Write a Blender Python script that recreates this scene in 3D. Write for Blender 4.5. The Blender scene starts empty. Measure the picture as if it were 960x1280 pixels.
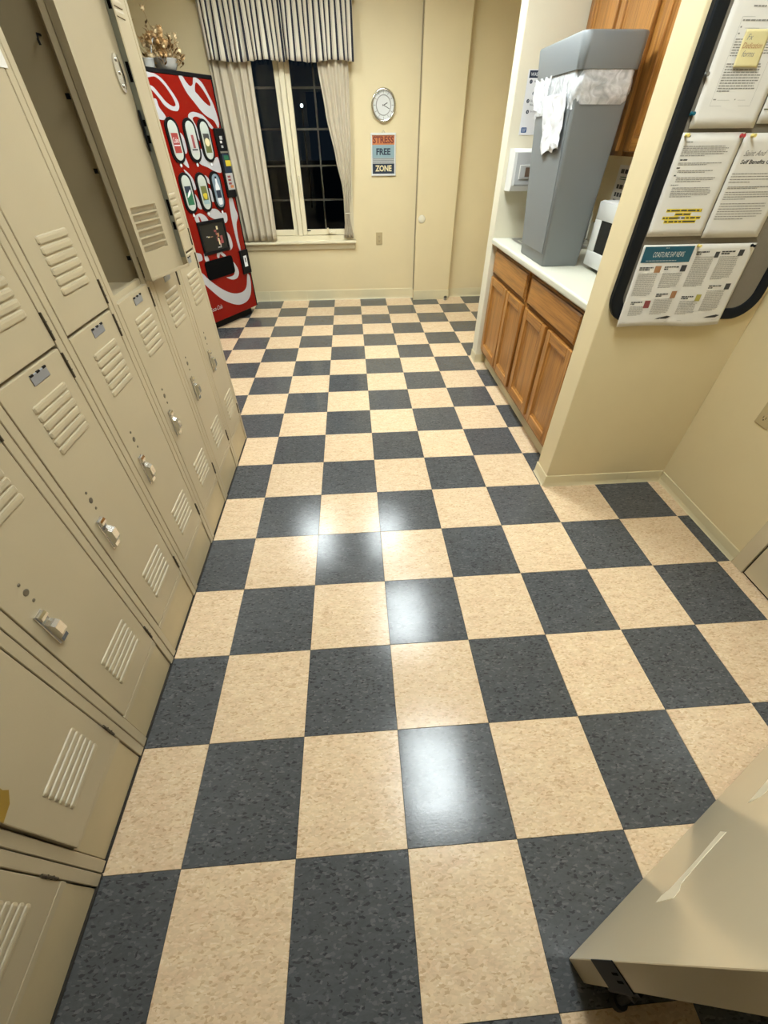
import bpy, bmesh, math, random
from mathutils import Matrix, Vector, noise
random.seed(7)
PI = math.pi
scn = bpy.context.scene
COL = scn.collection

# ------------------------------------------------------------------ camera, world, exposure
def rot_camera(yaw, pitch, roll):
    f = Vector((math.sin(yaw)*math.cos(pitch), math.cos(yaw)*math.cos(pitch), -math.sin(pitch)))
    r = f.cross(Vector((0, 0, 1))).normalized(); d = f.cross(r)
    r2 = math.cos(roll)*r + math.sin(roll)*d
    d2 = -math.sin(roll)*r + math.cos(roll)*d
    return Matrix((r2, -d2, -f)).transposed()
cam_data = bpy.data.cameras.new('camera')
cam_data.sensor_fit = 'HORIZONTAL'; cam_data.sensor_width = 36.0
cam_data.lens = 504.614/960*36.0
cam_data.clip_start = 0.02
cam = bpy.data.objects.new('camera', cam_data); COL.objects.link(cam)
cam.matrix_world = Matrix.Translation((0.54032, -0.17880, 1.43018)) @ rot_camera(0.0628344, 0.7478498, 0.0080564).to_4x4()
scn.camera = cam
world = bpy.data.worlds.new('night'); scn.world = world; world.use_nodes = True
world.node_tree.nodes['Background'].inputs[0].default_value = (0.010, 0.016, 0.024, 1)
world.node_tree.nodes['Background'].inputs[1].default_value = 0.5
scn.view_settings.view_transform = 'Standard'
scn.view_settings.look = 'None'
scn.view_settings.gamma = 1.0
scn.view_settings.use_curve_mapping = False
scn.view_settings.exposure = 0.0
LAMP = 42.5            # strength of the ceiling light diffusers
LAMP_COLOR = (0.91, 0.99, 1.0)

# ------------------------------------------------------------------ materials
def _mat(name):
    m = bpy.data.materials.new(name); m.use_nodes = True
    nt = m.node_tree; b = nt.nodes['Principled BSDF']
    return m, nt, b
def _n(nt, t, **kw):
    n = nt.nodes.new(t)
    for k, v in kw.items():
        if k in n.inputs: n.inputs[k].default_value = v
        else: setattr(n, k, v)
    return n
def plain(name, col, rough=0.5, metal=0.0, bump=0.0, scale=200.0, vary=0.06, spec=0.5):
    """colour with a faint procedural mottle and fine relief"""
    m, nt, b = _mat(name)
    b.inputs['Roughness'].default_value = rough
    b.inputs['Metallic'].default_value = metal
    b.inputs['Specular IOR Level'].default_value = spec
    tc = _n(nt, 'ShaderNodeTexCoord')
    no = _n(nt, 'ShaderNodeTexNoise', Scale=6.0, Detail=4.0)
    nt.links.new(tc.outputs['Object'], no.inputs['Vector'])
    mx = _n(nt, 'ShaderNodeMix', data_type='RGBA')
    mx.inputs[6].default_value = tuple(c*(1-vary) for c in col)+(1,)
    mx.inputs[7].default_value = tuple(min(1, c*(1+vary)) for c in col)+(1,)
    nt.links.new(no.outputs['Fac'], mx.inputs[0])
    nt.links.new(mx.outputs[2], b.inputs['Base Color'])
    if bump:
        n2 = _n(nt, 'ShaderNodeTexNoise', Scale=scale, Detail=2.0)
        nt.links.new(tc.outputs['Object'], n2.inputs['Vector'])
        bp = _n(nt, 'ShaderNodeBump', Strength=bump, Distance=0.002)
        nt.links.new(n2.outputs['Fac'], bp.inputs['Height'])
        nt.links.new(bp.outputs['Normal'], b.inputs['Normal'])
    return m
def vinyl_tile(name, base, lo, hi, rough):
    m, nt, b = _mat(name)
    tc = _n(nt, 'ShaderNodeTexCoord'); oi = _n(nt, 'ShaderNodeObjectInfo')
    ad = _n(nt, 'ShaderNodeVectorMath', operation='ADD')
    ml = _n(nt, 'ShaderNodeMath', operation='MULTIPLY'); ml.inputs[1].default_value = 37.0
    nt.links.new(oi.outputs['Random'], ml.inputs[0])
    nt.links.new(tc.outputs['Object'], ad.inputs[0]); nt.links.new(ml.outputs[0], ad.inputs[1])
    mp = _n(nt, 'ShaderNodeMapping'); mp.inputs['Scale'].default_value = (1.0, 2.2, 1.0)
    nt.links.new(ad.outputs[0], mp.inputs['Vector'])
    # warp so that the chips look smeared
    nw = _n(nt, 'ShaderNodeTexNoise', Scale=40.0, Detail=2.0)
    nt.links.new(mp.outputs[0], nw.inputs['Vector'])
    w2 = _n(nt, 'ShaderNodeMix', data_type='VECTOR'); w2.inputs[0].default_value = 0.022
    nt.links.new(mp.outputs[0], w2.inputs[4]); nt.links.new(nw.outputs['Color'], w2.inputs[5])
    v = _n(nt, 'ShaderNodeTexVoronoi', Scale=115.0)
    nt.links.new(w2.outputs[1], v.inputs['Vector'])
    sep = _n(nt, 'ShaderNodeSeparateColor'); nt.links.new(v.outputs['Color'], sep.inputs[0])
    r = _n(nt, 'ShaderNodeValToRGB'); e = r.color_ramp.elements
    e[0].position = 0.0; e[0].color = tuple(lo)+(1,)
    e[1].position = 1.0; e[1].color = tuple(hi)+(1,)
    for p, c in ((0.07, lo), (0.14, tuple(a*.93 for a in base)), (0.5, base), (0.86, tuple(a*1.07 for a in base)), (0.94, hi)):
        k = e.new(p); k.color = tuple(c)+(1,)
    nt.links.new(sep.outputs[0], r.inputs[0])
    n3 = _n(nt, 'ShaderNodeTexNoise', Scale=18.0, Detail=5.0); nt.links.new(mp.outputs[0], n3.inputs['Vector'])
    mx = _n(nt, 'ShaderNodeMix', data_type='RGBA', blend_type='OVERLAY'); mx.inputs[0].default_value = 0.30
    hs = _n(nt, 'ShaderNodeHueSaturation'); vr = _n(nt, 'ShaderNodeMapRange')
    vr.inputs[3].default_value = 0.95; vr.inputs[4].default_value = 1.05
    nt.links.new(oi.outputs['Random'], vr.inputs[0]); nt.links.new(vr.outputs[0], hs.inputs['Value'])
    hs.inputs['Saturation'].default_value = 0.98
    bw = _n(nt, 'ShaderNodeRGBToBW'); nt.links.new(n3.outputs['Color'], bw.inputs[0])
    nt.links.new(r.outputs[0], mx.inputs[6]); nt.links.new(bw.outputs[0], mx.inputs[7])
    nt.links.new(mx.outputs[2], hs.inputs['Color']); nt.links.new(hs.outputs[0], b.inputs['Base Color'])
    b.inputs['Specular IOR Level'].default_value = 0.34
    nr = _n(nt, 'ShaderNodeTexNoise', Scale=9.0, Detail=3.0); nt.links.new(mp.outputs[0], nr.inputs['Vector'])
    rr = _n(nt, 'ShaderNodeMapRange'); rr.inputs[3].default_value = rough-.05; rr.inputs[4].default_value = rough+.06
    nt.links.new(nr.outputs['Fac'], rr.inputs[0]); nt.links.new(rr.outputs[0], b.inputs['Roughness'])
    nb = _n(nt, 'ShaderNodeTexNoise', Scale=110.0, Detail=2.0); nt.links.new(mp.outputs[0], nb.inputs['Vector'])
    bp = _n(nt, 'ShaderNodeBump', Strength=0.12, Distance=0.001)
    nt.links.new(nb.outputs['Fac'], bp.inputs['Height']); nt.links.new(bp.outputs['Normal'], b.inputs['Normal'])
    return m
def oak(name, axis, c1=(0.155, 0.056, 0.010), c2=(0.415, 0.182, 0.038)):
    m, nt, b = _mat(name)
    tc = _n(nt, 'ShaderNodeTexCoord'); mp = _n(nt, 'ShaderNodeMapping')
    s = [26.0, 26.0, 26.0]; s[axis] = 1.6
    mp.inputs['Scale'].default_value = s
    nt.links.new(tc.outputs['Object'], mp.inputs['Vector'])
    n1 = _n(nt, 'ShaderNodeTexNoise', Scale=1.0, Detail=3.0, Distortion=1.4)
    nt.links.new(mp.outputs[0], n1.inputs['Vector'])
    mp2 = _n(nt, 'ShaderNodeMapping'); s2 = [190.0, 190.0, 190.0]; s2[axis] = 6.0
    mp2.inputs['Scale'].default_value = s2; nt.links.new(tc.outputs['Object'], mp2.inputs['Vector'])
    n2 = _n(nt, 'ShaderNodeTexNoise', Scale=1.0, Detail=2.0); nt.links.new(mp2.outputs[0], n2.inputs['Vector'])
    wv = _n(nt, 'ShaderNodeMath', operation='MULTIPLY_ADD'); wv.inputs[1].default_value = 0.50
    nt.links.new(n2.outputs['Fac'], wv.inputs[0])
    m3 = _n(nt, 'ShaderNodeMath', operation='MULTIPLY'); m3.inputs[1].default_value = 0.66
    nt.links.new(n1.outputs['Fac'], m3.inputs[0]); nt.links.new(m3.outputs[0], wv.inputs[2])
    r = _n(nt, 'ShaderNodeValToRGB'); e = r.color_ramp.elements
    e[0].position = 0.34; e[0].color = c1+(1,); e[1].position = 0.68; e[1].color = c2+(1,)
    nt.links.new(wv.outputs[0], r.inputs[0]); nt.links.new(r.outputs[0], b.inputs['Base Color'])
    b.inputs['Roughness'].default_value = 0.33
    bp = _n(nt, 'ShaderNodeBump', Strength=0.12, Distance=0.001)
    nt.links.new(n2.outputs['Fac'], bp.inputs['Height']); nt.links.new(bp.outputs['Normal'], b.inputs['Normal'])
    return m
def stripes(name, period=0.057):
    """woven stripes that follow the cloth (UV u is metres along the cloth)"""
    m, nt, b = _mat(name)
    uv = _n(nt, 'ShaderNodeUVMap', uv_map='cloth'); sx = _n(nt, 'ShaderNodeSeparateXYZ')
    nt.links.new(uv.outputs[0], sx.inputs[0])
    md = _n(nt, 'ShaderNodeMath', operation='MODULO'); md.inputs[1].default_value = period
    nt.links.new(sx.outputs[0], md.inputs[0])
    dv = _n(nt, 'ShaderNodeMath', operation='DIVIDE'); dv.inputs[1].default_value = period
    nt.links.new(md.outputs[0], dv.inputs[0])
    r = _n(nt, 'ShaderNodeValToRGB'); r.color_ramp.interpolation = 'CONSTANT'; e = r.color_ramp.elements
    cream = (0.74, 0.68, 0.56, 1); dark = (0.030, 0.030, 0.042, 1); grey = (0.33, 0.29, 0.24, 1)
    e[0].position = 0.0; e[0].color = cream; e[1].position = 0.40; e[1].color = dark
    for p, c in ((0.74, cream), (0.84, grey), (0.90, cream)):
        k = e.new(p); k.color = c
    nt.links.new(dv.outputs[0], r.inputs[0]); nt.links.new(r.outputs[0], b.inputs['Base Color'])
    b.inputs['Roughness'].default_value = 0.85; b.inputs['Specular IOR Level'].default_value = 0.15
    return m
def emit(name, col, strength):
    m, nt, b = _mat(name)
    b.inputs['Base Color'].default_value = tuple(col)+(1,)
    b.inputs['Emission Color'].default_value = tuple(col)+(1,)
    b.inputs['Emission Strength'].default_value = strength
    return m
def glass(name, col=(1, 1, 1), rough=0.0):
    m, nt, b = _mat(name)
    b.inputs['Base Color'].default_value = tuple(col)+(1,)
    b.inputs['Transmission Weight'].default_value = 1.0
    b.inputs['Roughness'].default_value = rough; b.inputs['IOR'].default_value = 1.45
    return m
def film(name):
    """thin crumpled plastic film"""
    m, nt, b = _mat(name)
    b.inputs['Base Color'].default_value = (0.86, 0.88, 0.9, 1); b.inputs['Roughness'].default_value = 0.25
    tr = _n(nt, 'ShaderNodeBsdfTransparent'); mix = _n(nt, 'ShaderNodeMixShader')
    tc = _n(nt, 'ShaderNodeTexCoord'); no = _n(nt, 'ShaderNodeTexNoise', Scale=22.0, Detail=5.0, Distortion=1.5)
    nt.links.new(tc.outputs['Object'], no.inputs['Vector'])
    mr = _n(nt, 'ShaderNodeMapRange'); mr.inputs[1].default_value = .3; mr.inputs[2].default_value = .7
    mr.inputs[3].default_value = 0.40; mr.inputs[4].default_value = 0.80
    nt.links.new(no.outputs['Fac'], mr.inputs[0]); nt.links.new(mr.outputs[0], mix.inputs[0])
    bp = _n(nt, 'ShaderNodeBump', Strength=0.6, Distance=0.01)
    nt.links.new(no.outputs['Fac'], bp.inputs['Height']); nt.links.new(bp.outputs['Normal'], b.inputs['Normal'])
    nt.links.new(tr.outputs[0], mix.inputs[1]); nt.links.new(b.outputs[0], mix.inputs[2])
    nt.links.new(mix.outputs[0], nt.nodes['Material Output'].inputs[0])
    return m

M = {}
M['wall'] = plain('wall_paint', (0.70, 0.585, 0.35), 0.55, bump=0.05, scale=90, vary=0.03)
M['alcove'] = plain('alcove_paint', (0.70, 0.65, 0.50), 0.5, bump=0.05, scale=90, vary=0.03)
M['trim'] = plain('trim_paint', (0.75, 0.67, 0.47), 0.4, vary=0.03)
M['vinyl'] = plain('cove_base_vinyl', (0.66, 0.58, 0.37), 0.4, vary=0.08)
M['ceiling'] = plain('ceiling_board', (0.75, 0.72, 0.64), 0.9, bump=0.3, scale=160)
M['grout'] = plain('tile_joint', (0.03, 0.027, 0.022), 0.8)
M['tile_light'] = vinyl_tile('beige_vinyl_tile', (0.645, 0.475, 0.298), (0.53, 0.36, 0.21), (0.71, 0.55, 0.365), 0.20)
M['tile_dark'] = vinyl_tile('slate_vinyl_tile', (0.074, 0.077, 0.079), (0.040, 0.041, 0.042), (0.112, 0.113, 0.112), 0.165)
M['locker'] = plain('locker_enamel', (0.44, 0.366, 0.236), 0.40, bump=0.06, scale=260, vary=0.05)
M['locker_base'] = plain('worn_locker_enamel', (0.45, 0.365, 0.215), 0.45, bump=0.06, scale=200, vary=0.16)
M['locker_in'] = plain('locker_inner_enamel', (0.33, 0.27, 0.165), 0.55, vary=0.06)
M['galv'] = plain('galvanised_steel', (0.25, 0.26, 0.22), 0.45, metal=0.5)
M['chrome'] = plain('chrome', (0.72, 0.72, 0.70), 0.14, metal=1.0)
M['steel'] = plain('dull_steel', (0.35, 0.34, 0.31), 0.35, metal=0.8)
M['plate'] = plain('number_plate_metal', (0.30, 0.31, 0.32), 0.4, metal=0.4)
M['black'] = plain('black_plastic', (0.007, 0.007, 0.008), 0.4, spec=0.12)
M['dark_hole'] = plain('dark_recess', (0.004, 0.004, 0.004), 0.8, spec=0.03)
M['rubber'] = plain('black_rubber', (0.018, 0.017, 0.016), 0.6)
M['red'] = plain('red_panel', (0.20, 0.006, 0.003), 0.25, vary=0.10, spec=0.22)
M['print_white'] = plain('white_print', (0.44, 0.43, 0.44), 0.25)
M['white'] = plain('white_plastic', (0.66, 0.66, 0.63), 0.3, vary=0.02)
M['paper'] = plain('paper', (0.70, 0.665, 0.60), 0.7, vary=0.02)
M['paper_b'] = plain('glossy_paper', (0.72, 0.73, 0.74), 0.4, vary=0.02)
M['ink'] = plain('ink', (0.05, 0.048, 0.045), 0.7)
M['ink_grey'] = plain('grey_ink', (0.25, 0.235, 0.205), 0.7)
M['ink_brown'] = plain('brown_marker', (0.42, 0.20, 0.09), 0.7)
M['teal'] = plain('teal_print', (0.008, 0.085, 0.125), 0.4)
M['navy'] = plain('navy_print', (0.010, 0.022, 0.045), 0.4)
M['blue'] = plain('blue_print', (0.03, 0.09, 0.24), 0.4)
M['yellow_ink'] = plain('highlighter', (0.80, 0.60, 0.02), 0.6)
M['sticky'] = plain('sticky_note', (0.66, 0.57, 0.29), 0.7)
M['photo_a'] = plain('print_tan', (0.36, 0.18, 0.08), 0.6, vary=0.5)
M['photo_b'] = plain('print_dark', (0.05, 0.05, 0.05), 0.6, vary=0.5)
M['photo_c'] = plain('print_olive', (0.38, 0.33, 0.07), 0.6, vary=0.5)
M['photo_d'] = plain('print_maroon', (0.25, 0.05, 0.05), 0.6, vary=0.5)
M['felt'] = plain('grey_board_fabric', (0.22, 0.19, 0.145), 0.95, bump=0.8, scale=420, vary=0.12)
M['board_frame'] = plain('black_board_frame', (0.006, 0.008, 0.011), 0.5, spec=0.2)
M['joint'] = plain('caulk_joint_shade', (0.30, 0.245, 0.15), 0.7)
M['lens'] = plain('button_lens', (0.46, 0.49, 0.44), 0.2)
M['bronze'] = plain('dark_hinge_steel', (0.06, 0.045, 0.025), 0.5)
M['rivet'] = plain('rivet_steel', (0.15, 0.125, 0.085), 0.4, metal=0.3)
M['grime_shade'] = plain('grime_and_slot_shade', (0.018, 0.014, 0.009), 0.8)  # dirt along the floor edge; also painted shade under the louver lips
M['oak_v'] = oak('oak_vertical', 2); M['oak_h'] = oak('oak_horizontal', 1)
M['counter'] = plain('cream_laminate', (0.60, 0.585, 0.48), 0.35, vary=0.02)
M['bin'] = plain('grey_bin_plastic', (0.172, 0.184, 0.19), 0.42, bump=0.15, scale=300, vary=0.03)
M['film'] = film('bin_liner_film')
M['tissue'] = plain('white_tissue', (0.62, 0.62, 0.63), 0.6, bump=0.9, scale=45)
M['curtain'] = plain('curtain_linen', (0.57, 0.50, 0.375), 0.9, bump=0.3, scale=500, vary=0.05, spec=0.1)
M['stripe'] = stripes('striped_cloth')
M['pane'] = glass('window_glass', (0.75, 0.8, 0.8), 0.0)
M['pane'].node_tree.nodes['Principled BSDF'].inputs['IOR'].default_value = 1.3
M['bowl'] = glass('bowl_glass', (0.92, 0.92, 0.88), 0.08)
M['bowl'].node_tree.nodes['Principled BSDF'].inputs['Transmission Weight'].default_value = 0.62
M['night'] = plain('night_ground', (0.006, 0.007, 0.008), 0.9)
M['muntin'] = plain('bronze_muntin', (0.13, 0.10, 0.075), 0.6)
M['dry_a'] = plain('dried_petal_tan', (0.48, 0.30, 0.13), 0.9, vary=0.3)
M['dry_b'] = plain('dried_petal_pale', (0.62, 0.48, 0.28), 0.9, vary=0.2)
M['dry_c'] = plain('dried_leaf_brown', (0.16, 0.085, 0.025), 0.9, vary=0.3)
M['ivory'] = plain('ivory_plastic', (0.47, 0.37, 0.20), 0.35)
M['orange'] = plain('orange_print', (0.52, 0.17, 0.05), 0.5)
M['rust'] = plain('dark_red_print', (0.17, 0.025, 0.012), 0.5)
M['sky_print'] = plain('pale_blue_print', (0.24, 0.35, 0.38), 0.5)
M['cream_print'] = plain('cream_print', (0.72, 0.62, 0.36), 0.5)
M['yellow'] = plain('yellow_print', (0.55, 0.43, 0.03), 0.5)
M['green'] = plain('green_print', (0.02, 0.13, 0.06), 0.5)
M['olive'] = plain('olive_print', (0.11, 0.12, 0.035), 0.5)
M['can_silver'] = plain('silver_print', (0.42, 0.42, 0.40), 0.4, vary=0.15)
M['can_red'] = plain('faded_red_print', (0.30, 0.035, 0.030), 0.4)
M['water'] = plain('water_blue_print', (0.17, 0.23, 0.28), 0.4, vary=0.2)
M['smoke'] = plain('smoked_plastic', (0.022, 0.021, 0.018), 0.25, spec=0.2)
M['door'] = plain('door_paint', (0.60, 0.51, 0.345), 0.20, vary=0.02)
M['tape'] = plain('masking_tape', (0.74, 0.67, 0.50), 0.55)
M['old_tape'] = plain('yellowed_tape', (0.30, 0.18, 0.02), 0.5, vary=0.25)
M['pin_yellow'] = plain('yellow_pin_plastic', (0.75, 0.60, 0.16), 0.3)
M['pin_red'] = plain('red_pin_plastic', (0.45, 0.03, 0.03), 0.3)
M['pin_teal'] = plain('teal_pin_plastic', (0.01, 0.12, 0.16), 0.3)
M['towel'] = plain('paper_towel', (0.74, 0.71, 0.64), 0.9)
M['disp_grey'] = plain('dispenser_front', (0.40, 0.405, 0.40), 0.35)
M['brown'] = plain('brown_window', (0.14, 0.09, 0.06), 0.4)
M['lamp'] = emit('lamp_diffuser', LAMP_COLOR, LAMP)
M['lamp_dimmed'] = emit('dimmed_lamp_diffuser', LAMP_COLOR, LAMP*.86)  # same lamp turned down to even out the far floor and wall
M['far_lamp'] = emit('far_street_lamp', (0.75, 0.95, 1.0), 14.0)
M['far_lamp_dim'] = emit('far_dim_lamp', (0.8, 0.85, 0.8), 1.2)

# ------------------------------------------------------------------ mesh helpers
ORIGIN = {}
def lerp(a, b_, t): return a+(b_-a)*t
def box(bm, x0, x1, y0, y1, z0, z1, bev=0.0, seg=1, mat=None):
    r = bmesh.ops.create_cube(bm, size=1.0)
    vs = r['verts']
    T = Matrix.Translation(((x0+x1)/2, (y0+y1)/2, (z0+z1)/2)) @ Matrix.Diagonal((abs(x1-x0), abs(y1-y0), abs(z1-z0), 1))
    if mat: T = mat @ T
    bmesh.ops.transform(bm, matrix=T, verts=vs)
    if bev:
        es = list({e for v in vs for e in v.link_edges})
        bmesh.ops.bevel(bm, geom=es, offset=bev, segments=seg, profile=0.5, affect='EDGES', clamp_overlap=True)
def prism(bm, pts, mat, depth):
    """polygon in the a,b plane of `mat`, extruded along its third axis by depth"""
    n = len(pts)
    a = [bm.verts.new(mat @ Vector((p[0], p[1], 0))) for p in pts]
    b = [bm.verts.new(mat @ Vector((p[0], p[1], depth))) for p in pts]
    bm.faces.new(a[::-1]); bm.faces.new(b)
    for i in range(n):
        bm.faces.new((a[i], a[(i+1) % n], b[(i+1) % n], b[i]))
def cyl(bm, p0, p1, r0, r1=None, n=14, caps=True):
    p0, p1 = Vector(p0), Vector(p1); r1 = r0 if r1 is None else r1
    d = (p1-p0).normalized(); a = d.orthogonal().normalized(); b = d.cross(a)
    A, B = [], []
    for i in range(n):
        t = 2*PI*i/n; o = math.cos(t)*a+math.sin(t)*b
        A.append(bm.verts.new(p0+o*r0)); B.append(bm.verts.new(p1+o*r1))
    for i in range(n):
        bm.faces.new((A[i], A[(i+1) % n], B[(i+1) % n], B[i]))
    if caps: bm.faces.new(A[::-1]); bm.faces.new(B)
def lathe(bm, prof, mat, n=28, close=False):
    rings = []
    for r, h in prof:
        if r < 1e-6: rings.append([bm.verts.new(mat @ Vector((0, 0, h)))])
        else: rings.append([bm.verts.new(mat @ Vector((r*math.cos(2*PI*i/n), r*math.sin(2*PI*i/n), h))) for i in range(n)])
    for A, B in zip(rings, rings[1:]):
        for i in range(n):
            j = (i+1) % n
            if len(A) == 1 and len(B) == 1: continue
            if len(A) == 1: bm.faces.new((A[0], B[i], B[j]))
            elif len(B) == 1: bm.faces.new((A[i], A[j], B[0]))
            else: bm.faces.new((A[i], A[j], B[j], B[i]))
def tube(bm, pts, r, n=8):
    pts = [Vector(p) for p in pts]
    rings = []
    for i, p in enumerate(pts):
        d = (pts[min(i+1, len(pts)-1)]-pts[max(i-1, 0)]).normalized()
        a = d.cross(Vector((0.13, 0.21, 0.97)))
        if a.length < 1e-4: a = d.orthogonal()
        a.normalize(); b = d.cross(a)
        rings.append([bm.verts.new(p+(math.cos(2*PI*k/n)*a+math.sin(2*PI*k/n)*b)*r) for k in range(n)])
    for A, B in zip(rings, rings[1:]):
        for i in range(n): bm.faces.new((A[i], A[(i+1) % n], B[(i+1) % n], B[i]))
    bm.faces.new(rings[0][::-1]); bm.faces.new(rings[-1])
def loft(bm, loops, caps=(True, True)):
    R = [[bm.verts.new(p) for p in L] for L in loops]; n = len(R[0])
    for A, B in zip(R, R[1:]):
        for i in range(n): bm.faces.new((A[i], A[(i+1) % n], B[(i+1) % n], B[i]))
    if caps[0]: bm.faces.new(R[0][::-1])
    if caps[1]: bm.faces.new(R[-1])
def rrect(cx, cy, w, h, r, n=5):
    out = []
    for qx, qy, a0 in ((1, 1, 0), (-1, 1, 90), (-1, -1, 180), (1, -1, 270)):
        for i in range(n+1):
            t = math.radians(a0+90*i/n)
            out.append((cx+qx*(w/2-r)+r*math.cos(t), cy+qy*(h/2-r)+r*math.sin(t)))
    return out
def smooth_loop(pts, k=5):
    n = len(pts); out = []
    for i in range(n):
        p0, p1, p2, p3 = (Vector(pts[(i+j-1) % n]) for j in range(4))
        for s in range(k):
            t = s/k
            out.append(0.5*((2*p1)+(p2-p0)*t+(2*p0-5*p1+4*p2-p3)*t*t+(-p0+3*p1-3*p2+p3)*t**3))
    return out
def finish(bm, smooth=False):
    bmesh.ops.recalc_face_normals(bm, faces=bm.faces)
    if smooth:
        for f in bm.faces: f.smooth = True
def obj(name, bm, mat, parent=None, smooth=False, M4=None, recalc=True):
    if recalc: bmesh.ops.recalc_face_normals(bm, faces=bm.faces)
    if smooth:
        for f in bm.faces: f.smooth = True
    o0 = ORIGIN.get(parent, Vector((0, 0, 0)))
    me = bpy.data.meshes.new(name)
    if parent is not None and o0.length: bmesh.ops.translate(bm, vec=-o0, verts=bm.verts)
    bm.to_mesh(me); bm.free()
    me.materials.append(mat)
    if smooth == 'auto': me.set_sharp_from_angle(angle=math.radians(40))
    o = bpy.data.objects.new(name, me); COL.objects.link(o)
    if parent is not None: o.parent = parent; ORIGIN[o] = o0
    if M4 is not None: o.matrix_basis = M4
    return o
def link(name, me, parent, M4=None):
    o = bpy.data.objects.new(name, me); COL.objects.link(o); o.parent = parent
    if M4 is not None: o.matrix_basis = M4
    return o
def tag(o, label=None, cat=None, group=None, kind=None):
    if label: o['label'] = label
    if cat: o['category'] = cat
    if group: o['group'] = group
    if kind: o['kind'] = kind
    return o
def thing(name, label, cat, loc=(0, 0, 0), rotz=0.0, group=None, local=False, kind=None):
    """an Empty at the thing's base; its parts are drawn in world coordinates unless local"""
    o = bpy.data.objects.new(name, None); COL.objects.link(o)
    o.location = loc; o.rotation_euler = (0, 0, rotz); o.empty_display_size = 0.05
    ORIGIN[o] = Vector((0, 0, 0)) if local else Vector(loc)
    return tag(o, label, cat, group, kind)
def B(): return bmesh.new()
def bx(*a, **k):
    bm = B(); box(bm, *a, **k); return bm
def top(o, label, cat, group=None):
    """put a single-mesh thing's origin at its base"""
    me = o.data
    xs = [v.co for v in me.vertices]
    c = Vector((sum(v.x for v in xs)/len(xs), sum(v.y for v in xs)/len(xs), min(v.z for v in xs)))
    me.transform(Matrix.Translation(-c)); o.location = c
    return tag(o, label, cat, group)
def text_bm(s, M4, width=None, height=None, shear=0.0, bold=0.0, align='l', depth=0.0003, track=1.0):
    """lettering as flat print lying in the a,b plane of M4 (origin at its lower left)"""
    cu = bpy.data.curves.new('lettering', 'FONT'); cu.body = s; cu.size = 1.0; cu.shear = shear; cu.offset = bold
    cu.resolution_u = 3; cu.space_character = track
    o = bpy.data.objects.new('lettering', cu); COL.objects.link(o)
    dg = bpy.context.evaluated_depsgraph_get()
    me = bpy.data.meshes.new_from_object(o.evaluated_get(dg))
    bpy.data.objects.remove(o); bpy.data.curves.remove(cu)
    bm = B(); bm.from_mesh(me); bpy.data.meshes.remove(me)
    if not bm.verts: return bm
    x0 = min(v.co.x for v in bm.verts); x1 = max(v.co.x for v in bm.verts)
    y0 = min(v.co.y for v in bm.verts); y1 = max(v.co.y for v in bm.verts)
    sy = height/(y1-y0) if height else width/(x1-x0)
    sx = width/(x1-x0) if width else sy
    ox = -x0*sx - (0.5*(x1-x0)*sx if align == 'c' else 0)
    bmesh.ops.transform(bm, matrix=M4 @ Matrix.Translation((ox, -y0*sy, 0)) @ Matrix.Diagonal((sx, sy, 1, 1)), verts=bm.verts)
    return bm
def merge(*bms):
    out = B()
    for b in bms:
        me = bpy.data.meshes.new('tmp'); b.to_mesh(me); b.free(); out.from_mesh(me); bpy.data.meshes.remove(me)
    return out
def frameM(o, a, b):
    a, b = Vector(a), Vector(b); c = a.cross(b)
    m = Matrix.Identity(4)
    for i in range(3): m[i][0], m[i][1], m[i][2], m[i][3] = a[i], b[i], c[i], o[i]
    return m
def quad(bm, M4, x0, x1, y0, y1, z=0.0):
    vs = [bm.verts.new(M4 @ Vector(p)) for p in ((x0, y0, z), (x1, y0, z), (x1, y1, z), (x0, y1, z))]
    bm.faces.new(vs)
def text_lines(bm, M4, x0, x1, y1, y0, n, h, ragged=0.12, indent=0.0, gap=0.25):
    """rows of tiny words too small to read"""
    for i in range(n):
        y = y1-(y1-y0)*(i+0.5)/n
        end = x1-(x1-x0)*random.random()*ragged
        if i == n-1: end = x0+(x1-x0)*random.uniform(.3, .8)
        x = x0+(indent if i else 0)
        while x < end-0.002:
            w = min(random.uniform(0.004, 0.014), end-x)
            quad(bm, M4, x, x+w, y-h/2, y+h/2); x += w+0.0016

# ------------------------------------------------------------------ room shell
T = 0.3048
ROOM = dict(x0=-1.86, x1=2.205, y0=-1.25, y1=5.17, h=2.62)
def structure(name, bm, mat, parent=None):
    o = obj(name, bm, mat, parent)
    if parent is None: o['kind'] = 'structure'
    return o
fl = structure('floor', bx(ROOM['x0']-.1, ROOM['x1']+.1, ROOM['y0']-.1, ROOM['y1']+.1, -0.12, -0.004), M['grout'])
tile_mesh = {}
def tile(c, r):
    x0, x1 = c*T, (c+1)*T; y0, y1 = r*T, (r+1)*T
    x0 = max(x0, ROOM['x0']); x1 = min(x1, ROOM['x1']); y0 = max(y0, ROOM['y0']); y1 = min(y1, ROOM['y1'])
    if x1-x0 < .01 or y1-y0 < .01: return
    dark = (c+r) % 2 == 0
    key = (round(x1-x0, 3), round(y1-y0, 3), dark)
    if key not in tile_mesh:
        w, d = (x1-x0)/2-.0005, (y1-y0)/2-.0005
        bm = bx(-w, w, -d, d, -0.0035, 0.0, bev=0.0006)
        me = bpy.data.meshes.new('floor_tile'); bm.to_mesh(me); bm.free()
        me.materials.append(M['tile_dark' if dark else 'tile_light']); tile_mesh[key] = me
    a = math.radians(0.16)
    tilt = Matrix.Rotation(random.uniform(-a, a), 4, 'X') @ Matrix.Rotation(random.uniform(-a, a), 4, 'Y')
    link('floor_tile', tile_mesh[key], fl, Matrix.Translation(((x0+x1)/2, (y0+y1)/2, 0)) @ tilt)
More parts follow.
